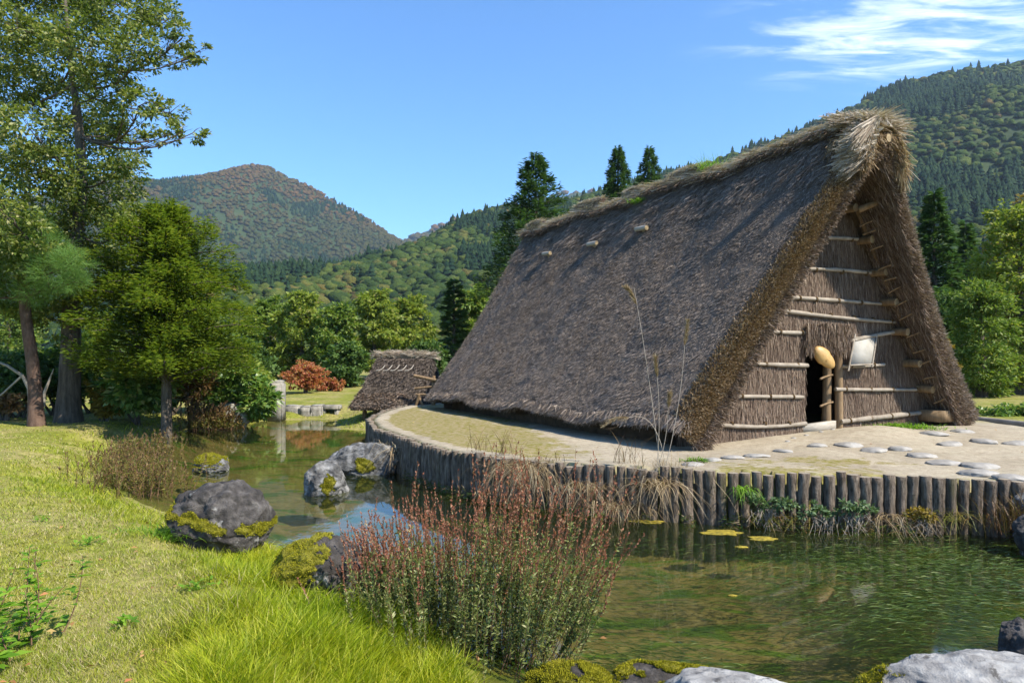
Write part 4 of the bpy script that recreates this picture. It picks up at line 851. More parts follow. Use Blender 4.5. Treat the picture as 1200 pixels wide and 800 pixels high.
# stepping stones and doorstep stones on the terrace
steps = [(1112,519,34,'long pale stepping stone in the back row, second from its left end'),(1151,516,30,'grey stepping stone near the foot of the roof'),(1192,517,30,'stepping stone at the right border in the back row'),(1094,511,30,'flat bluish stone under the roof overhang'),(1128,507,24,'flat stone touching the foot of the right roof slope'),
 (1025,526,34,'flat stepping stone level with the sandy mound'),(994,522,28,'thin stone nearest the wall right of the door'),(1054,525,26,'dark-edged thin stepping stone between two rounder ones'),(1079,530,34,'thick rounded pale stepping stone in the middle of the path'),(1106,538,36,'grey stepping stone shaded on its left, in the middle of the path'),
 (1148,542,38,'bluish stepping stone, upper of the touching pair'),(1147,550,40,'white stepping stone, lower of the touching pair'),(1184,555,38,'large stepping stone near the right end of the log wall'),(1204,565,34,'stepping stone at the corner of the log wall'),
 (812,540,24,'small flat stone beside the left verge of the thatch'),(834,535,22,'flat pale stone second along the gable foot from the left'),(858,533,24,'flat pale stone below the left lower poles'),(886,531,28,'broad flat stone before the left half of the gable'),(918,527,22,'half-buried stone left of the door sill'),(957,522,22,'half-buried flat stone before the door sill')]
for k, (px, py, w, lab) in enumerate(steps):
    p = on(px, py+2, ZT+.03); p[2] = gz(p[0], p[1]); rx = w/F*p[1]*.55; th = .055 if k < 14 else .04
    rock(lab, (p[0], p[1], p[2]+th*.1), (rx, rx*rng.uniform(.55,.75), th), 'stone_step', rng.normal()*.3, 100+k, None, 'stepping_stone', 'stepping stone', 4, .22, group='flat stones set in the sandy terrace', cuts=3)
# small pebbles by the sill
for k, (px, py) in enumerate(((930,513),(945,511),(962,508),(976,506),(1000,499),(1040,492),(923,516),(1008,496))):
    p = on(px, py, ZT+.08); p[2] = gz(p[0], p[1])
    o = rock(['grey pebble at the foot of the left gable wall','pebble just under the left end of the door sill','pebble just under the middle of the door sill','pebble touching the right door post','pebble on the sandy mound right of the door','pebble against the wall under the notice board','pebble in the sand left of the door','small pebble on the edge of the sandy mound'][k], p, (.045,.035,.022), 'stone_step', 0, 140+k, None, 'pebble', 'pebble', 3, .2, cuts=2, group='pebbles at the foot of the gable')

# far bank: pillar, low stone wall and slab
def block(mb, c, h, seed, rough=.08):
    bm = bmesh.new(); bmesh.ops.create_cube(bm, size=2); bmesh.ops.bevel(bm, geom=bm.edges[:], offset=.16, segments=2, affect='EDGES'); bmesh.ops.subdivide_edges(bm, edges=bm.edges[:], cuts=2, use_grid_fill=True); bmesh.ops.triangulate(bm, faces=bm.faces[:])
    v = np.array([q.co[:] for q in bm.verts]); f = np.array([[q.index for q in w.verts] for w in bm.faces]); bm.free()
    v = v+unit(v)*(rough*fbm(v*1.6+seed*5, seed, 3)*2)[:,None]; mb.add(v*np.array(h)+np.asarray(c), None, f)
mb = MB(); c = at(324, 472, 22.9); zb_ = gz(c[0], c[1]); block(mb, (c[0], c[1], .62), (.25,.22,.72), 3, .05)
tag(mb.build('stone_pillar', M['stone_wall'], smooth=False, loc=(c[0], c[1], zb_)), 'square weathered stone pillar standing at the far pond edge', 'stone pillar')
sw = thing('low_stone_wall', 'low wall of pale stone blocks on the far bank under the red maple', 'stone wall', (-6.6,24.0,.0))
for k, (px, w, h) in enumerate(((345,.30,.27),(361,.24,.25),(372,.22,.28))):
    mb = MB(); c = at(px, 484, 24.0); block(mb, (c[0], 24.0+.05*rng.normal(), .16), (w,.25,h), 20+k, .10); mb.build('stone_block', M['stone_wall'], sw)
sl = thing('stone_bench', 'pale stone slab on two block feet at the end of the low stone wall', 'stone slab', (-6.2,24.1,.1))
mb = MB(); c = at(388, 480, 24.1); block(mb, (c[0], 24.1, .36), (.34,.22,.075), 31, .06); mb.build('slab', M['stone_wall'], sl)
for dx in (-.22,.22): mb = MB(); block(mb, (c[0]+dx, 24.1, .15), (.07,.18,.15), 33, .06); mb.build('foot', M['stone_wall'], sl)
lp = at(308, 441, 23.4); lt = thing('garden_lamp', 'small white-hooded garden lamp peeping out beside the stone pillar', 'lamp', (lp[0], lp[1], .3))
M['white'] = surf('white_enamel', [(.3,(.70,.69,.66)),(.7,(.80,.79,.76))], 4, (1,1,1), .5, .05, .002)
mb = MB(); tube(mb, [(lp[0],lp[1],.2),(lp[0],lp[1],lp[2]-.1)], [.035,.03], 8); mb.build('post', M['timber'], lt)
mb = MB(); tube(mb, [lp+[0,0,-.12], lp+[0,0,-.05], lp+[0,0,.06], lp+[0,0,.13], lp+[0,0,.15]], [.05,.075,.075,.05,.02], 12); mb.build('lamp_head', M['white'], lt, smooth=True)

M['straw_hut'] = leafmat('hut_straw', [(0,(.04,.032,.026)),(.5,(.11,.088,.074)),(1,(.22,.18,.15))], .1, .8, .2)
# ------------------------------------------------------------------ the small hut beyond the pond
hy = 21.4; hc = at(462, 480, hy); hg = gz(hc[0], hc[1]); hut = thing('small_hut', 'small thatched shed with a flared hipped roof beyond the far end of the pond', 'hut', (hc[0], hc[1], hg))
e0, e1, r0_, r1_ = at(411,474,hy-.6), at(497,476,hy-.6), at(443,419,hy+.6), at(506,419,hy+.6); dp_ = np.array([0,2.5,0])
e2, e3 = e1+dp_+[.6,0,0], e0+dp_
mb = MB(); nseg = 14
def quadpatch(mb, a, b_, c, d, n1, n2, sag, m=0):
    f, g = np.meshgrid(np.linspace(0,1,n1), np.linspace(0,1,n2)); f, g = f.ravel()[:,None], g.ravel()[:,None]
    p = (a*(1-f)+b_*f)*(1-g)+(d*(1-f)+c*f)*g; p = p+np.array([0,0,1])*(-sag*np.sin(np.pi*g)); p = p+.04*np.stack([fbm(p*2.2,3,3)]*3,1)
    i = np.arange(n2-1)[:,None]*n1; j = np.arange(n1-1)[None,:]; mb.add(p, np.stack([i+j,i+j+1,i+n1+j+1,i+n1+j],-1).reshape(-1,4), m=m)
quadpatch(mb, e0, e1, r1_, r0_, 20, 16, .12); quadpatch(mb, e1, e2, r1_, r1_-[.01,0,0], 14, 16, .10); quadpatch(mb, e3, e0, r0_, r0_-[.01,0,0], 14, 16, .10); quadpatch(mb, e2, e3, r0_, r1_, 20, 16, .12)
und = np.array([0,0,-.16]); quadpatch(mb, e0+und, e1+und, e2+und, e3+und, 4, 4, 0)
for a, b_ in ((e0,e1),(e1,e2),(e2,e3),(e3,e0)): quadpatch(mb, a+und, b_+und, b_, a, 12, 3, 0)
n = 15000; f = rng.random((n,1)); g = rng.random((n,1))**1.1; p = (e0*(1-f)+e1*f)*(1-g)+(r0_*(1-f)+r1_*f)*g+np.array([0,0,-.12])*np.sin(np.pi*g); dn = unit(e0-r0_)
straws(mb, p+[0,-.02,.02], dn+np.array([0,-.22,.10])+.25*rng.normal(size=(n,3)), rng.uniform(.10,.24,n), rng.uniform(.014,.024,n), np.where(rng.random(1) < 2, 1, 1)[0])
n = 1500; f = rng.random((n,1))*.75; g = (rng.random((n,1))**1.5)*.30; p = (e0*(1-f)+e1*f)*(1-g)+(r0_*(1-f)+r1_*f)*g+np.array([0,-.04,-.06])
straws(mb, p, dn*.6+np.array([0,-.5,.12])+.3*rng.normal(size=(n,3)), rng.uniform(.10,.2,n), rng.uniform(.02,.035,n), 2)
n = 4000; f = rng.random((n,1)); g = rng.random((n,1)); p = (e1*(1-f)+e2*f)*(1-g)+r1_*g; straws(mb, p, unit(e1-r1_)+np.array([.3,0,.1])+.25*rng.normal(size=(n,3)), rng.uniform(.10,.24,n), rng.uniform(.014,.024,n), 1)
mb.build('roof', [M['thatch'], M['straw_hut'], M['straw_brown']], hut, smooth=True)
bundle(r0_-[.12,0,-.06], r1_+[.15,0,.06], .10, 1500).build('ridge_roll', [M['straw_brown'], M['straw_pale']], hut, smooth=True)
for k in range(5):
    p = at(446+k*8.4, 433, hy-.15+.0); mb = MB(); tube(mb, [p+[-.12,-.10,-.03], p+[.0,-.12,-.02], p+[.09,-.10,.05], p+[.13,.05,.14]], [.016,.016,.014,.010], 7, 0); mb.build('roof_peg', [M['plank']], hut, smooth=True)
for px, yy in ((427,-.25),(440,-.25),(455,-.25),(486,-.25),(428,1.2),(486,1.4)):
    p = at(px, 470, hy+yy); mb = MB(); tube(mb, [(p[0],p[1],hg-.1),(p[0],p[1],hg+.5)], .06, 8, 0, True); mb.build('post', M['timber'], hut)
mb = MB(); p = at(440, 480, hy); q = at(486, 480, hy); box(mb, ((p[0]+q[0])/2, hy+.4, hg+.26), (q[0]-p[0])/2, .05, .28); mb.build('board_wall', M['timber'], hut)
# timber rack between the two thatched roofs
rk = at(497, 470, 20.6); rt = thing('timber_rack', 'rough timber rack of crossed poles between the small hut and the large roof', 'rack', (rk[0], rk[1], gz(rk[0], rk[1])))
for a, b_, r in (((484,488),(491,462),.045),((489,462),(497,478),.04),((497,478),(505,482),.035),((508,440),(508,486),.06),((485,440),(513,446),.05),((486,455),(507,453),.035),((487,462),(507,462),.03)):
    mb = MB(); tube(mb, curve(at(*a, 20.6), at(*b_, 20.5), (0,0,0), 4), r, 7); mb.build('rail', M['timber'], rt, smooth=True)
# fallen-log kerb and clipped plants right of the hut
a, b_ = on(1146,493,ZT+.06), on(1260,508,ZT+.06); mb = MB(); tube(mb, curve(a+[0,0,.02], b_+[0,0,.02], (0,0,.02), 8), .075, 10, 0, True, 1, wob=.2)
tag(mb.build('log_kerb', [M['pole'], M['endgrain']], smooth=True, loc=(a+b_)/2), 'grey log lying as a kerb right of the foot of the roof', 'log')
for k, (px, lab) in enumerate(((1163,'leafy low plant behind the log kerb beside the roof foot'),(1184,'leafy low plant behind the middle of the log kerb'),(1206,'leafy low plant at the right border behind the log kerb'))):
    p = on(px, 493, ZT); p[1] += .5; p[0] += .3; t = shrub(lab, 600+p[0]/p[1]*F, p[1], HZ-(p[2]+.14-EYE)*F/p[1], 15, 11, 800, .09, .5, 'laurel', name='low_plant', stems=4, base=(p[0],p[1],gz(p[0],p[1])), cat='plant', clump=.5); t['group'] = 'low plants along the log kerb'
# ------------------------------------------------------------------ pondside plants
lm('willow', (.11,.14,.035), (.20,.24,.07), (.31,.34,.13), (.44,.43,.22), .42, rough=.6)
lm('seedred', (.21,.065,.04), (.36,.135,.085), (.47,.23,.14), (.52,.38,.22), .38)
lm('wallgreen', (.05,.095,.04), (.09,.15,.06), (.15,.22,.10), None, .3)
lm('drygrass', (.14,.09,.045), (.27,.19,.10), (.40,.31,.18), (.50,.42,.28), .25, rough=.7)
lm('reedstem', (.09,.045,.022), (.16,.09,.04), (.22,.15,.06), (.13,.14,.03), .15)
lm('reedleaf', (.09,.11,.022), (.17,.17,.032), (.25,.19,.05), (.28,.15,.06), .32)
lm('lush', (.20,.28,.010), (.34,.41,.014), (.48,.50,.03), (.56,.54,.09), .48, rough=.5, patch=(.9,[(.35,(.85,.95,.8)),(.65,(1.12,1.02,1.0))]))
lm('shortgrass', (.15,.20,.018), (.27,.30,.026), (.38,.38,.05), (.46,.42,.13), .38, patch=(.8,[(.35,(.8,.95,.8)),(.65,(1.12,1.02,1.0))]))
lm('strawgrass', (.26,.21,.09), (.38,.32,.15), (.48,.42,.22), None, .25)
lm('weedgreen', (.08,.19,.014), (.15,.30,.025), (.24,.40,.04), None, .45)
M['stem'] = surf('plant_stem', [(.3,(.10,.055,.03)),(.7,(.20,.12,.07))], 10)
def stemplant(name, label, cat, base, roots, tips, nleaf, leaf, asp, mat_l, tipmat, tip_from, ntip, tipsize, stem_r=.004, group=None, stem='stem', leaf_from=.12, drop=False):
    """many upright stems, small leaves along them and coloured seed heads along their tops"""
    t = thing(name, label, cat, tuple(base), group); mb = MB(); lf = MB(); hd = MB(); n = len(roots)
    bow = np.stack([.05*rng.normal(size=n), .05*rng.normal(size=n), 0*np.zeros(n)], 1)*np.linalg.norm(tips-roots, axis=1)[:,None]
    pt = lambda k, f: roots[k]*(1-f)[:,None]+tips[k]*f[:,None]+bow[k]*(4*f*(1-f))[:,None]
    k = np.arange(n)
    for a in range(5):
        f0, f1 = np.full(n, a/5), np.full(n, (a+1)/5); p, q = pt(k, f0), pt(k, f1); w0, w1 = stem_r*(1-.7*a/5), stem_r*(1-.7*(a+1)/5); s = unit(np.cross(q-p, rvec(n))); s2 = unit(np.cross(q-p, s))
        for ss in (s, s2):
            V = np.stack([p-ss*w0, p+ss*w0, q+ss*w1, q-ss*w1], 1).reshape(-1,3); mb.add(V, np.arange(4*n).reshape(-1,4))
    mb.build('stems', M[stem], t)
    m = nleaf*n; k = rng.integers(0, n, m); f = leaf_from+(tip_from+.12-leaf_from)*rng.random(m); p = pt(k, f); d = unit(tips-roots)[k]*.75+.75*rvec(m); L = leaf*rng.uniform(.6,1.4,m); leaves(lf, p, d, rvec(m)+[0,0,.4], L, L*asp); lf.build('foliage', M[mat_l], t)
    if ntip:
        m = ntip*n; k = rng.integers(0, n, m); f = tip_from+(1.0-tip_from)*rng.random(m); p = pt(k, f); d = unit(tips-roots)[k]*.9+.6*rvec(m); L = tipsize*rng.uniform(.6,1.4,m); leaves(hd, p, d, rvec(m), L, L*.55); hd.build('seed_heads', M[tipmat], t)
    return t
# the big reddish bush in the water margin
n = 410; a = rng.random(n); c0, c1 = np.array([-1.15,5.95,0]), np.array([.22,4.62,0]); ctr = np.outer(1-a, c0)+np.outer(a, c1); w = .10+.30*np.sin(np.pi*np.clip(a,.05,.95))
dvec = unit(np.array([[.69,.70,0]])); roots = ctr+dvec*(rng.normal(size=n)*w*.75)[:,None]+.08*rng.normal(size=(n,3))*[1,1,0]; roots[:,2] = -.08
hgt = (.48+.90*np.clip(a*1.25,0,1)**.8)*rng.uniform(.55,1.14,n); sp_ = roots-np.array([-.25,5.05,0]); tips = roots+np.stack([sp_[:,0]*.26+.085*rng.normal(size=n)+.12*(a-.3), sp_[:,1]*.14+.09*rng.normal(size=n), hgt], 1)
big = roots[:,0] > .05; tips[big,0] += .36*rng.random(big.sum())**1.5
stemplant('riverside_bush', 'tall bush of reddish-tipped stems with small grey-green leaves rising from the near water edge', 'bush', (-.3,5.2,0), roots, tips, 120, .031, .30, 'willow', 'seedred', .55, 66, .017, .0030)
# loose red-tipped stems leaning out on its right
n = 26; roots = np.stack([rng.uniform(.1,.45,n), rng.uniform(4.8,5.6,n), 0*np.zeros(n)-.08], 1); tips = roots+np.stack([rng.uniform(.1,.38,n), .1*rng.normal(size=n), rng.uniform(.7,1.15,n)], 1)
stemplant('red_stems', 'sparse red-tipped stems leaning over the water on the right of the reddish bush', 'plant', (.3,5.2,0), roots, tips, 16, .03, .3, 'willow', 'seedred', .45, 40, .016, .003)
# brown reed bed at the left of the pond
n = 430; q = rng.random(n); r_ = rng.normal(size=n)*.34; lin = np.array([[-5.6,10.0],[-6.2,10.6],[-7.1,11.8],[-7.8,13.2],[-8.1,14.6]]); roots = np.stack([np.interp(q, np.linspace(0,1,5), lin[:,0])+r_*.8+.35, np.interp(q, np.linspace(0,1,5), lin[:,1])+r_*.5+.25, 0*q-.05], 1)
tips = roots+np.stack([.09*rng.normal(size=n), .09*rng.normal(size=n), rng.uniform(.22,.60,n)], 1)
stemplant('reed_bed', 'patch of brown thin-stemmed reeds in the shallow bay at the left of the pond', 'reeds', (-6.3,11.4,0), roots, tips, 26, .05, .22, 'reedleaf', 'reedstem', .8, 10, .03, .006, stem='stem')
n = 130; roots = np.stack([-8.65+.32*rng.normal(size=n), 19.9+.25*rng.normal(size=n), 0*np.zeros(n)], 1); tips = roots+np.stack([.18*rng.normal(size=n), .18*rng.normal(size=n), rng.uniform(.35,.85,n)], 1)
stemplant('reed_mound', 'dry reddish-brown reed mound at the water edge below the yew', 'reeds', (-8.55,19.9,0), roots, tips, 22, .09, .22, 'reedleaf', 'reedstem', .5, 30, .06, .008)
# tufts growing out of the log wall
def tuft(label, base, n, L, mat, W=.008, spread=.8, up=1.0, hang=.9, r=.10, name='grass_tuft', cat='grass tuft', group='tufts growing on the log wall', fwd=(0,-.5,0)):
    base = np.asarray(base, float); P = base+rng.normal(size=(n,3))*np.array([r,r*.5,.02]); out = rvec(n)*[1,1,0]; out = unit(out+np.array(fwd)*.8); D = unit(out*spread*rng.random(n)[:,None]+np.array([0,0,up])+.12*rvec(n)); l = L*rng.uniform(.5,1.2,n)
    mb = MB(); w = W; S_ = unit(np.cross(D, out+.01)); pts = []; 
    for q, f in enumerate((0,.3,.6,.85,1.0)): pts.append((P+D*(l*f)[:,None]+out*(l*.55*f*f)[:,None]-np.outer(l*hang*f**2.4, [0,0,1]), w*(1,.95,.7,.4,.05)[q]))
    V = np.stack([x for p, ww in pts for x in (p-S_*ww*.5, p+S_*ww*.5)], 1).reshape(-1,3); b_ = np.arange(n)[:,None,None]*10; mb.add(V, (b_+np.array([[0,1,3,2],[2,3,5,4],[4,5,7,6],[6,7,9,8]])[None]).reshape(-1,4))
    return tag(mb.build(name, M[mat], loc=base), label, cat, group)
def edge_at(px, z, off=-.16):
    for d in np.linspace(0, cum[-1], 600):
        q = np.array([np.interp(d, cum, edge[:,0]), np.interp(d, cum, edge[:,1])])
        if q[1] > 0 and 600+q[0]/q[1]*F >= px and q[1] < 16: return np.array([q[0], q[1]+off, z])
    return np.array([5.7,7.9,z])
tuft('straggly dry grass hanging at the log wall behind the long grey boulder', edge_at(470,.42), 130, .50, 'drygrass', .010, 1.2, .5, 1.2, .22)
tuft('big beige mat of dead grass spilling over the log wall behind the reddish bush', edge_at(612,.58), 420, .46, 'drygrass', .006, .9, .28, 1.35, .22)
tuft('dry tangle on the log wall just right of the reddish bush', edge_at(690,.38), 200, .40, 'drygrass', .006, 1.0, .55, 1.3, .22)
tuft('small dry tuft low on the logs left of the pampas grass', edge_at(720,.15), 200, .40, 'drygrass', .008, 1.0, .8, 1.2, .2)
tuft('small dry grass tuft on top of the logs above the dead grass mat', edge_at(640,.66,.05), 60, .28, 'drygrass', .006, .7, 1, .8, .15)
tuft('thin dry tuft at the bottom of the logs below the mossy sand', edge_at(1038,.16), 90, .36, 'drygrass', .007, 1.1, .6, 1.3, .14)
tuft('green and beige tuft growing between logs near the right end', edge_at(1100,.20), 90, .30, 'reedleaf', .008, 1.1, .7, 1.1, .16)
tuft('green fern-like tuft in a gap of the logs right of the pampas grass', edge_at(862,.44), 60, .24, 'weedgreen', .010, 1.1, .7, 1.2, .05)
tuft('dark green tuft at the water line in the middle of the log wall', edge_at(905,.10), 110, .30, 'reedleaf', .008, 1.0, .9, 1.0, .18)
def leafy(label, base, r, n, size, mat, dry=True):
    base = np.asarray(base, float); t = thing('wall_plant', label, 'plant', tuple(base), 'leafy plants at the foot of the log wall'); mb = MB(); st = MB()
    blobs = [(*(base+np.array([r*rng.normal()*.7, -.04-.08*rng.random(), r*(.5+.5*rng.random())])), r*.5, r*.4, r*.45) for _ in range(6)]
    for q in blobs: tube(st, curve(base+[.04*rng.normal(),0,-.10], q[:3], (0,0,.02), 4), .006, 5, 0, False)
    for q in range(26): a = base+np.array([r*rng.normal()*.6, -.08, .05]); tube(st, curve(a, a+np.array([.10*rng.normal(), -.10*rng.random(), -.24*rng.random()-.06]), .04*rvec(1)[0], 4), .0035, 4, 0, False)
    st.build('stems', M['pole' if dry else 'stem'], t); crown_leaves(mb, blobs, n, size, .5, clump=.5); mb.build('foliage', M[mat], t)
leafy('bushy green plant at the foot of the logs right of the pampas grass', edge_at(886,.20,-.2), .17, 520, .055, 'wallgreen')
leafy('greyish green plant with pale roots, left one of two under the mossy sand', edge_at(948,.14,-.2), .15, 300, .05, 'wallgreen')
leafy('spreading green plant with pale roots over the water near the right logs', edge_at(984,.16,-.2), .17, 340, .05, 'wallgreen')
leafy('low yellowish plant clinging to the logs near the right end of the wall', edge_at(1068,.14,-.18), .13, 260, .05, 'gold')
tuft('tall brown dead weed at the right end of the log wall', (5.55,7.62,.15), 150, .62, 'reedstem', .007, .5, 1.2, .25, .16)
# pampas grass
pb = edge_at(768,.55,-.12); pg = thing('pampas_grass', 'pampas grass with tall feathery dry plumes growing from the log wall', 'pampas grass', tuple(pb))
P_ = MB(); o = tuft('x', pb-[0,0,.12], 130, .62, 'drygrass', .009, .9, .75, 1.2, .14); o.name = 'arching_leaves'
for kk in ('label','category','group'): del o[kk]
o.parent = pg; o.location = (0,0,-.12)
o = tuft('x', pb+[0,.15,.1], 80, .42, 'drygrass', .005, .9, 1.0, .7, .26); o.name = 'dead_leaves'
for kk in ('label','category','group'): del o[kk]
o.parent = pg; o.location = (0,.15,.1)
for (px, py, hookx, hooky, ln) in ((743,337,-.10,-.02,.22),(803,390,.03,.14,.30),(769,430,-.01,.10,.18),(730,492,-.22,-.07,.22),(783,470,.02,.08,.12)):
    tip = at(px, py, pb[1]-.05); b0_ = pb+np.array([.08*rng.normal(), .02, 0]); cv = curve(b0_, tip, np.array([.05*(tip[0]-b0_[0])+(.12 if py == 492 else .04), 0, .30 if py == 492 else .0]), 12)
    mb = MB(); tube(mb, cv, np.linspace(.0045,.0025,12), 6, 0, False); stalk = mb.build('stalk', M['straw_pale'], pg)
    mb = MB(); m = 420; f = rng.random(m); end = tip+np.array([hookx,0,hooky]); p = cv[-2]*(1-f)[:,None]+end*f[:,None]+np.outer(4*f*(1-f), [0,0,.05 if hooky < 0 else .0]); dd = unit(end-cv[-2]); straws(mb, p, dd+.45*rvec(m)+[0,0,-.1], rng.uniform(.03,.09,m), rng.uniform(.003,.006,m)); mb.build('plume', M['drygrass'], stalk)
# grass growing on the thatched ridge
for t_, side, n, L, lab in ((3.35,.0,150,.50,'bright green grass tuft sprouting on the ridge of the large roof'),(5.35,-.3,170,.26,'short green moss and grass patch just below the ridge')):
    zz = float(ridge_top(np.array([t_]))[0]); base = HP(DH+side, t_, zz+(.12 if side == 0 else -.18)); tuft(lab, base, n, L, 'weedgreen', .009, .8 if side == 0 else 1.1, 1.0, .35 if side == 0 else .8, .16, name='roof_grass', group=None, fwd=(-.2,-.2,0))
# green weeds against the gable and on the bank
for k, (px, py, r, n, L, lab) in enumerate(((1066,503,.30,700,.11,'bright green weed patch against the right half of the gable'),(1050,503,.16,260,.10,'small green weed patch left of the bigger one by the gable'),(815,533,.08,130,.12,'small green weed at the left corner of the gable'))):
    p = on(px, py, ZT+.09); p[2] = gz(p[0], p[1]); tuft(lab, p, n, L, 'weedgreen', .014, 1.2, .9, .5, r, name='weed_patch', cat='weeds', group=None)
# dark fringe of moss and roots at the water line under the logs
n = 9000; d = rng.uniform(1.2, cum[-1]-.1, n); P = np.stack([np.interp(d, cum, edge[:,0])-.02, np.interp(d, cum, edge[:,1])-.15-.10*np.abs(rng.normal(size=n)), .16*rng.random(n)**2-.03], 1); k = fbm(P*[2.2,2.2,0], 15, 3) > -.12; P = P[k]; n = len(P)
mb = MB(); D = unit(rvec(n)*[1,.6,.5]+[0,-.35,.35]); m_ = rng.random(n); bd = unit(rvec(n)*[1,1,.1]+[0,-.5,-.3])
for q, lo, hi in ((0,0,.45),(1,.45,.8),(2,.8,1)): s_ = (m_ >= lo) & (m_ < hi); blades(mb, P[s_], D[s_], bd[s_], rng.uniform(.05,.16,s_.sum()), rng.uniform(.005,.010,s_.sum()), q)
tag(mb.build('waterline_growth', [M['darkgreen'], M['reedleaf'], M['drygrass']]), 'dark mossy growth and roots along the foot of the log wall', 'undergrowth', kind='stuff')
for k, (px, lab) in enumerate(((560,'thin dry weed standing on the mossy rim of the terrace near its left end'),(592,'dry weed on the rim of the terrace above the dead grass mat'),(735,'thin dry weed under the eave left of the pampas grass'))):
    q = edge_at(px, ZT, .30); tuft(lab, q, 36, .42, 'reedstem', .006, .35, 1.2, .15, .10, name='dry_weed', cat='weeds', group=None)
# algae mats floating on the pond
M['algae'] = surf('yellow_algae', [(.3,(.10,.085,.015)),(.5,(.22,.17,.02)),(.7,(.36,.27,.03))], 20, (1,1,1), .8, .6, .01)
for px, py, w, lab in ((893,631,34,'bright yellow algae mat floating under the leafy wall plants'),(846,624,46,'long yellow algae mat floating along the log wall'),(858,698,11,'tiny yellow algae patch alone in open water'),(706,603,54,'brownish yellow algae mat beside the dry wall tufts'),(760,611,40,'olive algae strip left of the long yellow mat'),(868,641,14,'small algae scrap just left of the bright yellow mat')):
    c = on(px, py, 0.0); v, f = ico(4); rx = w/F*c[1]*.5; d = 1+.55*fbm(v*[2.2,2.2,0]+px, 3, 4); q = v*d[:,None]*np.array([rx, rx*.42*c[1]/6, .010])+c+[0,0,.004]; mb = MB(); mb.add(q, None, f)
    tag(mb.build('algae_mat', M['algae'], smooth=True, loc=c), lab, 'algae', 'algae mats floating on the pond')
# water weed streaming just under and at the surface
M['waterweed'] = leafmat('water_weed', [(0,(.03,.06,.008)),(.5,(.06,.10,.012)),(.85,(.10,.14,.02)),(1,(.22,.24,.09))], .2, .35, .5)
n = 35000; px = np.concatenate([rng.normal(1090,75,22000), rng.uniform(680,1240,9000), rng.uniform(700,980,4000)]); py = np.concatenate([rng.normal(672,30,22000), rng.uniform(700,800,9000), rng.uniform(605,690,4000)])
Yw = F*EYE/(py-HZ); P = np.stack([(px-600)/F*Yw, Yw, np.where(rng.random(n) < np.where(np.arange(n) < 22000, .28, .06), .003, -.02-.16*rng.random(n))], 1); msk = fbm(P*np.array([.9,2.2,0])+5, 91, 3)+.12*rng.normal(size=n) > -.02; msk[:22000] |= rng.random(22000) < .5
P = P[msk & (sdist(POND, P[:,0], P[:,1]) < -.15) & (sdist(TERR, P[:,0], P[:,1]) > .25)]; n = len(P); flow = np.stack([-np.ones(n), .35+.3*np.sin(P[:,0]*2), 0*np.zeros(n)], 1)+.35*rng.normal(size=(n,3))*[1,1,.12]
L = rng.uniform(.05,.16,n); leaves((wm := MB()), P, flow, np.array([[0,0,1.]])+.35*rvec(n), L, L*.07+.003)
tag(wm.build('water_weed', M['waterweed']), 'green water weed streaming under the surface of the pond', 'water weed', kind='stuff')

# ------------------------------------------------------------------ grass of the lawn
n = 420000; Yg = 1/rng.uniform(1/24, 1/2.3, n); Xg = Yg*rng.uniform(-.86, .30, n); dp = sdist(POND, Xg, Yg); dt = sdist(TERR, Xg, Yg); k = (dp > -.22) & (dt > .3) & (ground(Xg, Yg) > .015); Xg, Yg, dp = Xg[k], Yg[k], dp[k]; n = len(Xg)
Pg = np.stack([Xg, Yg, ground(Xg, Yg)-.01], 1); n1 = fbm(Pg*[.8,.8,0], 61, 4); n2 = fbm(Pg*[3,3,0], 62, 3)
lush = sstep(1.9,.7,dp+.5*n1)*sstep(8.0,6.2,Yg)*sstep(-3.2,-2.2,Xg)+.45*sstep(1.5,.2,dp+.3*n1)*(Yg > 6.5); lush = np.clip(lush,0,1); dry = np.clip(.5+1.3*n1+.5*n2-.5*lush+.25*sstep(3.8,2.6,Yg)*(Xg < -.8), 0, 1)
L = (.030+.022*rng.random(n))*(1+.9*np.clip(n2,-.3,1))+lush*(.05+.17*rng.random(n))*(.7+.6*np.clip(n2+.3,0,1.5)); W = np.maximum(.0034+.003*lush, .00085*Yg)
bend = unit(rvec(n)*[1,1,.15]+np.array([.25,-.35,0])*lush[:,None]); D = unit(np.array([0,0,1.])+.55*rvec(n)*[1,1,0]+.30*bend); keep = rng.random(n) < np.where(lush > .5, 1, .85)
mb = MB(); sel_l = (lush+.22*rng.normal(size=n) > .45) & (rng.random(n) < .88); sel_d = ~sel_l & (rng.random(n) < dry*.30); sel_s = ~sel_l & ~sel_d
for sel, m in ((sel_l,0),(sel_s,1),(sel_d,2)): s_ = sel & keep; blades(mb, Pg[s_], D[s_], bend[s_], L[s_], W[s_], m)
tag(mb.build('lawn_grass', [M['lush'], M['shortgrass'], M['strawgrass']]), 'sunlit green and yellowing grass of the near bank and lawn', 'grass', kind='stuff')
# fallen leaves on the bank, the terrace and the water
n = 420; Yf = 1/rng.uniform(1/16, 1/3., n); Xf = Yf*rng.uniform(-.75, .75, n); zf = np.maximum(ground(Xf, Yf)+.035*(sdist(TERR, Xf, Yf) > .1)+.004, .006); k = (np.abs(sdist(TERR, Xf, Yf)) > .25) & ((sdist(POND, Xf, Yf) > 0) | (sdist(TERR, Xf, Yf) < 0) | (rng.random(n) < .22)); P = np.stack([Xf, Yf, zf], 1)[k]; n = len(P)
mb = MB(); Lf = rng.uniform(.025,.06,n); leaves(mb, P, rvec(n)*[1,1,.25], np.array([[0,0,1.]])+.35*rvec(n), Lf, Lf*.6)
lm('litter', (.22,.10,.035), (.34,.20,.07), (.42,.32,.12), (.45,.14,.06), .2); tag(mb.build('fallen_leaves', M['litter']), 'scattered brown and yellow fallen leaves on the ground and water', 'leaves', kind='stuff')
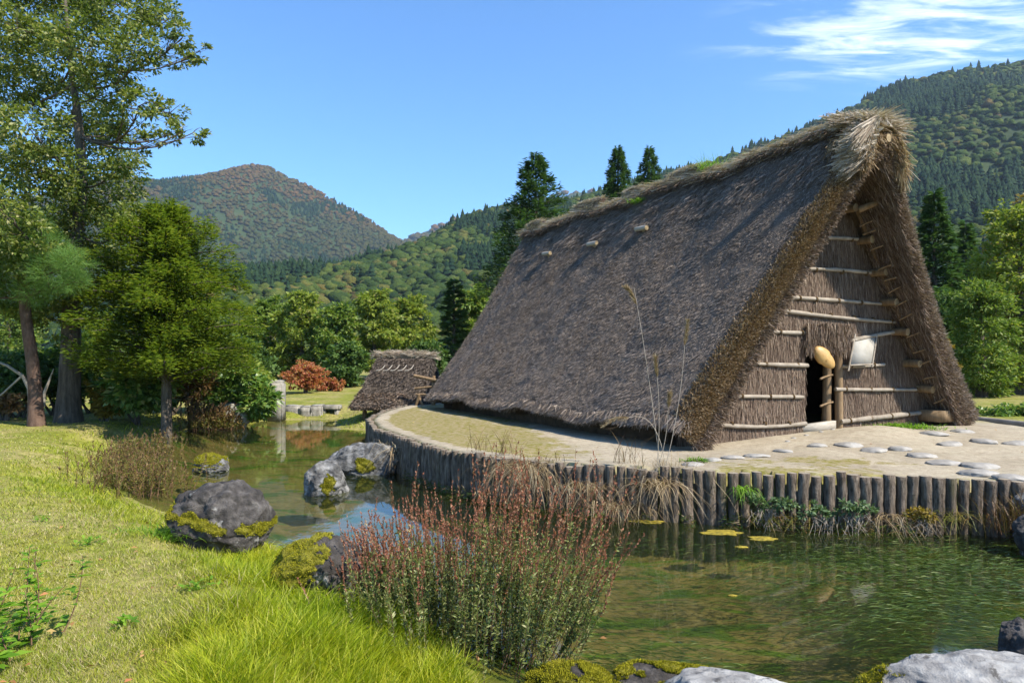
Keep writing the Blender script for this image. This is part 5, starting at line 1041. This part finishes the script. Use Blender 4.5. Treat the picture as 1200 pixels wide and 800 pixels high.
# broad-leaved weeds in the lawn and the tall plant at the left border
def bank_weed(label, px, py, r, n, size, mat, name='lawn_weed', h=.05):
    p = on(px, py, .4); p[2] = gz(p[0], p[1]); mb = MB(); m = n; a = rng.random(m)*6.283; D = np.stack([np.cos(a), np.sin(a), .25+.5*rng.random(m)], 1); q = p+rng.normal(size=(m,3))*[r,r,0]+[0,0,.01]+np.outer(rng.random(m)*h,[0,0,1]); Lx = size*rng.uniform(.6,1.3,m); leaves(mb, q, D, np.array([[0,0,1.]])+.3*rvec(m), Lx, Lx*.42)
    return tag(mb.build(name, M[mat], loc=p), label, 'weed', 'broad-leaved weeds in the lawn')
bank_weed('dark green leafy weed in the dry patch left of the big dark boulder', 100,632,.05,40,.055,'weedgreen'); bank_weed('small leafy weed in the lawn nearer the left border', 48,606,.045,30,.05,'weedgreen'); bank_weed('rosette of broad green leaves in the middle of the near lawn', 148,728,.03,22,.07,'weedgreen'); bank_weed('green weed patch in the lawn below the big dark boulder', 230,684,.05,50,.05,'weedgreen')
p = on(2,770,.42); t = thing('nettle_plant', 'tall bright green leafy weeds rising at the lower left border of the lawn', 'plant', tuple(p)); mb = MB(); st = MB()
for q in range(44):
    b0_ = p+np.array([-.16+.10*rng.normal(), .25*rng.normal(), -.03]); e = b0_+np.array([.08*rng.normal(), .06*rng.normal(), rng.uniform(.22,.48)]); cv = curve(b0_, e, .03*rvec(1)[0], 8); tube(st, cv, np.linspace(.005,.002,8), 5, 0, False)
    m = 22; f = rng.random(m); a = rng.random(m)*6.283; q_ = b0_*(1-f)[:,None]+e*f[:,None]; Lx = rng.uniform(.05,.11,m)*(1.2-.5*f); leaves(mb, q_, np.stack([np.cos(a), np.sin(a), .15+.3*rng.random(m)], 1), np.array([[0,0,1.]])+.3*rvec(m), Lx, Lx*.45)
st.build('stems', M['stem'], t); mb.build('foliage', M['weedgreen'], t)
# clumps of grass at the foot of the boulders
for k, (x, y, nn, L, lab) in enumerate(((-3.5,6.85,240,.24,'dark green grass clump at the left foot of the big dark boulder'),(-2.6,6.62,260,.20,'grass clump growing up the front of the big dark boulder'),(-1.62,5.22,300,.24,'long bright grass clump at the foot of the half-mossed boulder'),(-2.25,6.95,90,.34,'pale thin grass blades between the big dark boulder and the water'))):
    tuft(lab, (x,y,gz(x,y)), nn, L, 'lush' if k else 'weedgreen', .008, .9, 1, .55, .20, group='grass clumps by the boulders')
# ------------------------------------------------------------------ camera, light, sky
cam = bpy.data.cameras.new('camera'); co = bpy.data.objects.new('camera', cam); C.objects.link(co); scene.camera = co
cam.sensor_width = 36; cam.lens = 36*F/1200; cam.shift_y = (HZ-400)/1200; cam.clip_start = .05; cam.clip_end = 20000
co.location = (0,0,EYE); co.rotation_euler = (R(90),0,0)
sd_ = unit(np.array([.85,-.52,0])); EL = R(47); sdir = np.array([sd_[0]*math.cos(EL), sd_[1]*math.cos(EL), math.sin(EL)])
sun = bpy.data.lights.new('sun', 'SUN'); sun.energy = 5.0; sun.angle = R(.5); sun.color = (1,.93,.81); so = bpy.data.objects.new('sun', sun); C.objects.link(so)
from mathutils import Vector
so.rotation_euler = Vector(sdir).to_track_quat('Z','Y').to_euler(); so.location = (20,-10,40)
w = bpy.data.worlds.new('World'); scene.world = w; w.use_nodes = True; nt = w.node_tree; nt.nodes.clear(); b = NT(nt)
sky = b.n('ShaderNodeTexSky', sky_type='NISHITA'); sky.sun_disc = False; sky.sun_elevation = EL; sky.sun_rotation = math.atan2(sd_[0], sd_[1]); sky.altitude = 400; sky.air_density = 1.0; sky.dust_density = 0; sky.ozone_density = 4.0
bg = b.n('ShaderNodeBackground'); bg.inputs['Strength'].default_value = .15
# thin cirrus high in the south-east: streaks projected on a plane overhead
tc = b.n('ShaderNodeTexCoord').outputs['Generated']; sx = b.n('ShaderNodeSeparateXYZ'); b.l(tc, sx.inputs[0])
zc_ = b.math('MAXIMUM', sx.outputs['Z'], .05); cx = b.math('DIVIDE', sx.outputs['X'], zc_); cy = b.math('DIVIDE', sx.outputs['Y'], zc_)
cv = b.n('ShaderNodeCombineXYZ'); b.l(cx, cv.inputs[0]); b.l(cy, cv.inputs[1])
mp = b.n('ShaderNodeMapping'); mp.inputs['Scale'].default_value = (1.1,3.4,1); mp.inputs['Rotation'].default_value = (0,0,R(8)); b.l(cv.outputs[0], mp.inputs[0])
cn = b.noise(mp.outputs[0], 2.4, 9, .62, .5)
mk = b.n('ShaderNodeMapping'); mk.inputs['Location'].default_value = (-1.28,-2.1,0); b.l(cv.outputs[0], mk.inputs[0])
ln = b.n('ShaderNodeVectorMath', operation='LENGTH'); sc_ = b.n('ShaderNodeVectorMath', operation='MULTIPLY'); sc_.inputs[1].default_value = (1.15,1.6,1); b.l(mk.outputs[0], sc_.inputs[0]); b.l(sc_.outputs[0], ln.inputs[0])
msk = b.smooth(ln.outputs['Value'], .95, .15); cl = b.math('MULTIPLY', b.smooth(b.math('ADD', cn, b.math('MULTIPLY', msk, .16)), .50, .82), msk)
hs = b.n('ShaderNodeHueSaturation'); hs.inputs['Saturation'].default_value = 1.05; b.l(b.mix(1.0, sky.outputs[0], (.70,.875,1.0), 'MULTIPLY'), hs.inputs['Color'])
col = b.mix(b.math('MULTIPLY', cl, .72), hs.outputs[0], (6.6,7.0,7.5)); b.l(col, bg.inputs['Color'])
wo = b.n('ShaderNodeOutputWorld'); b.l(bg.outputs[0], wo.inputs['Surface'])
mb = MB(); box(mb, (0, 600, 309), 5600, 5600, 311.3)
m, nt = newmat('air'); b = NT(nt); pv = b.n('ShaderNodeVolumePrincipled'); pv.inputs['Color'].default_value = (.62,.80,1,1); pv.inputs['Density'].default_value = 1.1e-4; pv.inputs['Anisotropy'].default_value = .2; b.out(pv.outputs[0], True)
tag(mb.build('haze', m), 'thin bluish air over the valley', 'haze', kind='stuff')
vs = scene.view_settings; vs.view_transform = 'Standard'; vs.look = 'None'; vs.gamma = 1; vs.exposure = EXPO; vs.use_curve_mapping = False
scene.cycles.use_denoising = True; scene.cycles.max_bounces = 6; scene.cycles.transparent_max_bounces = 8; scene.cycles.diffuse_bounces = 3; scene.cycles.glossy_bounces = 3; scene.cycles.volume_bounces = 0
scene.cycles.caustics_reflective = False; scene.cycles.caustics_refractive = False; scene.cycles.use_adaptive_sampling = True; scene.cycles.adaptive_threshold = .012
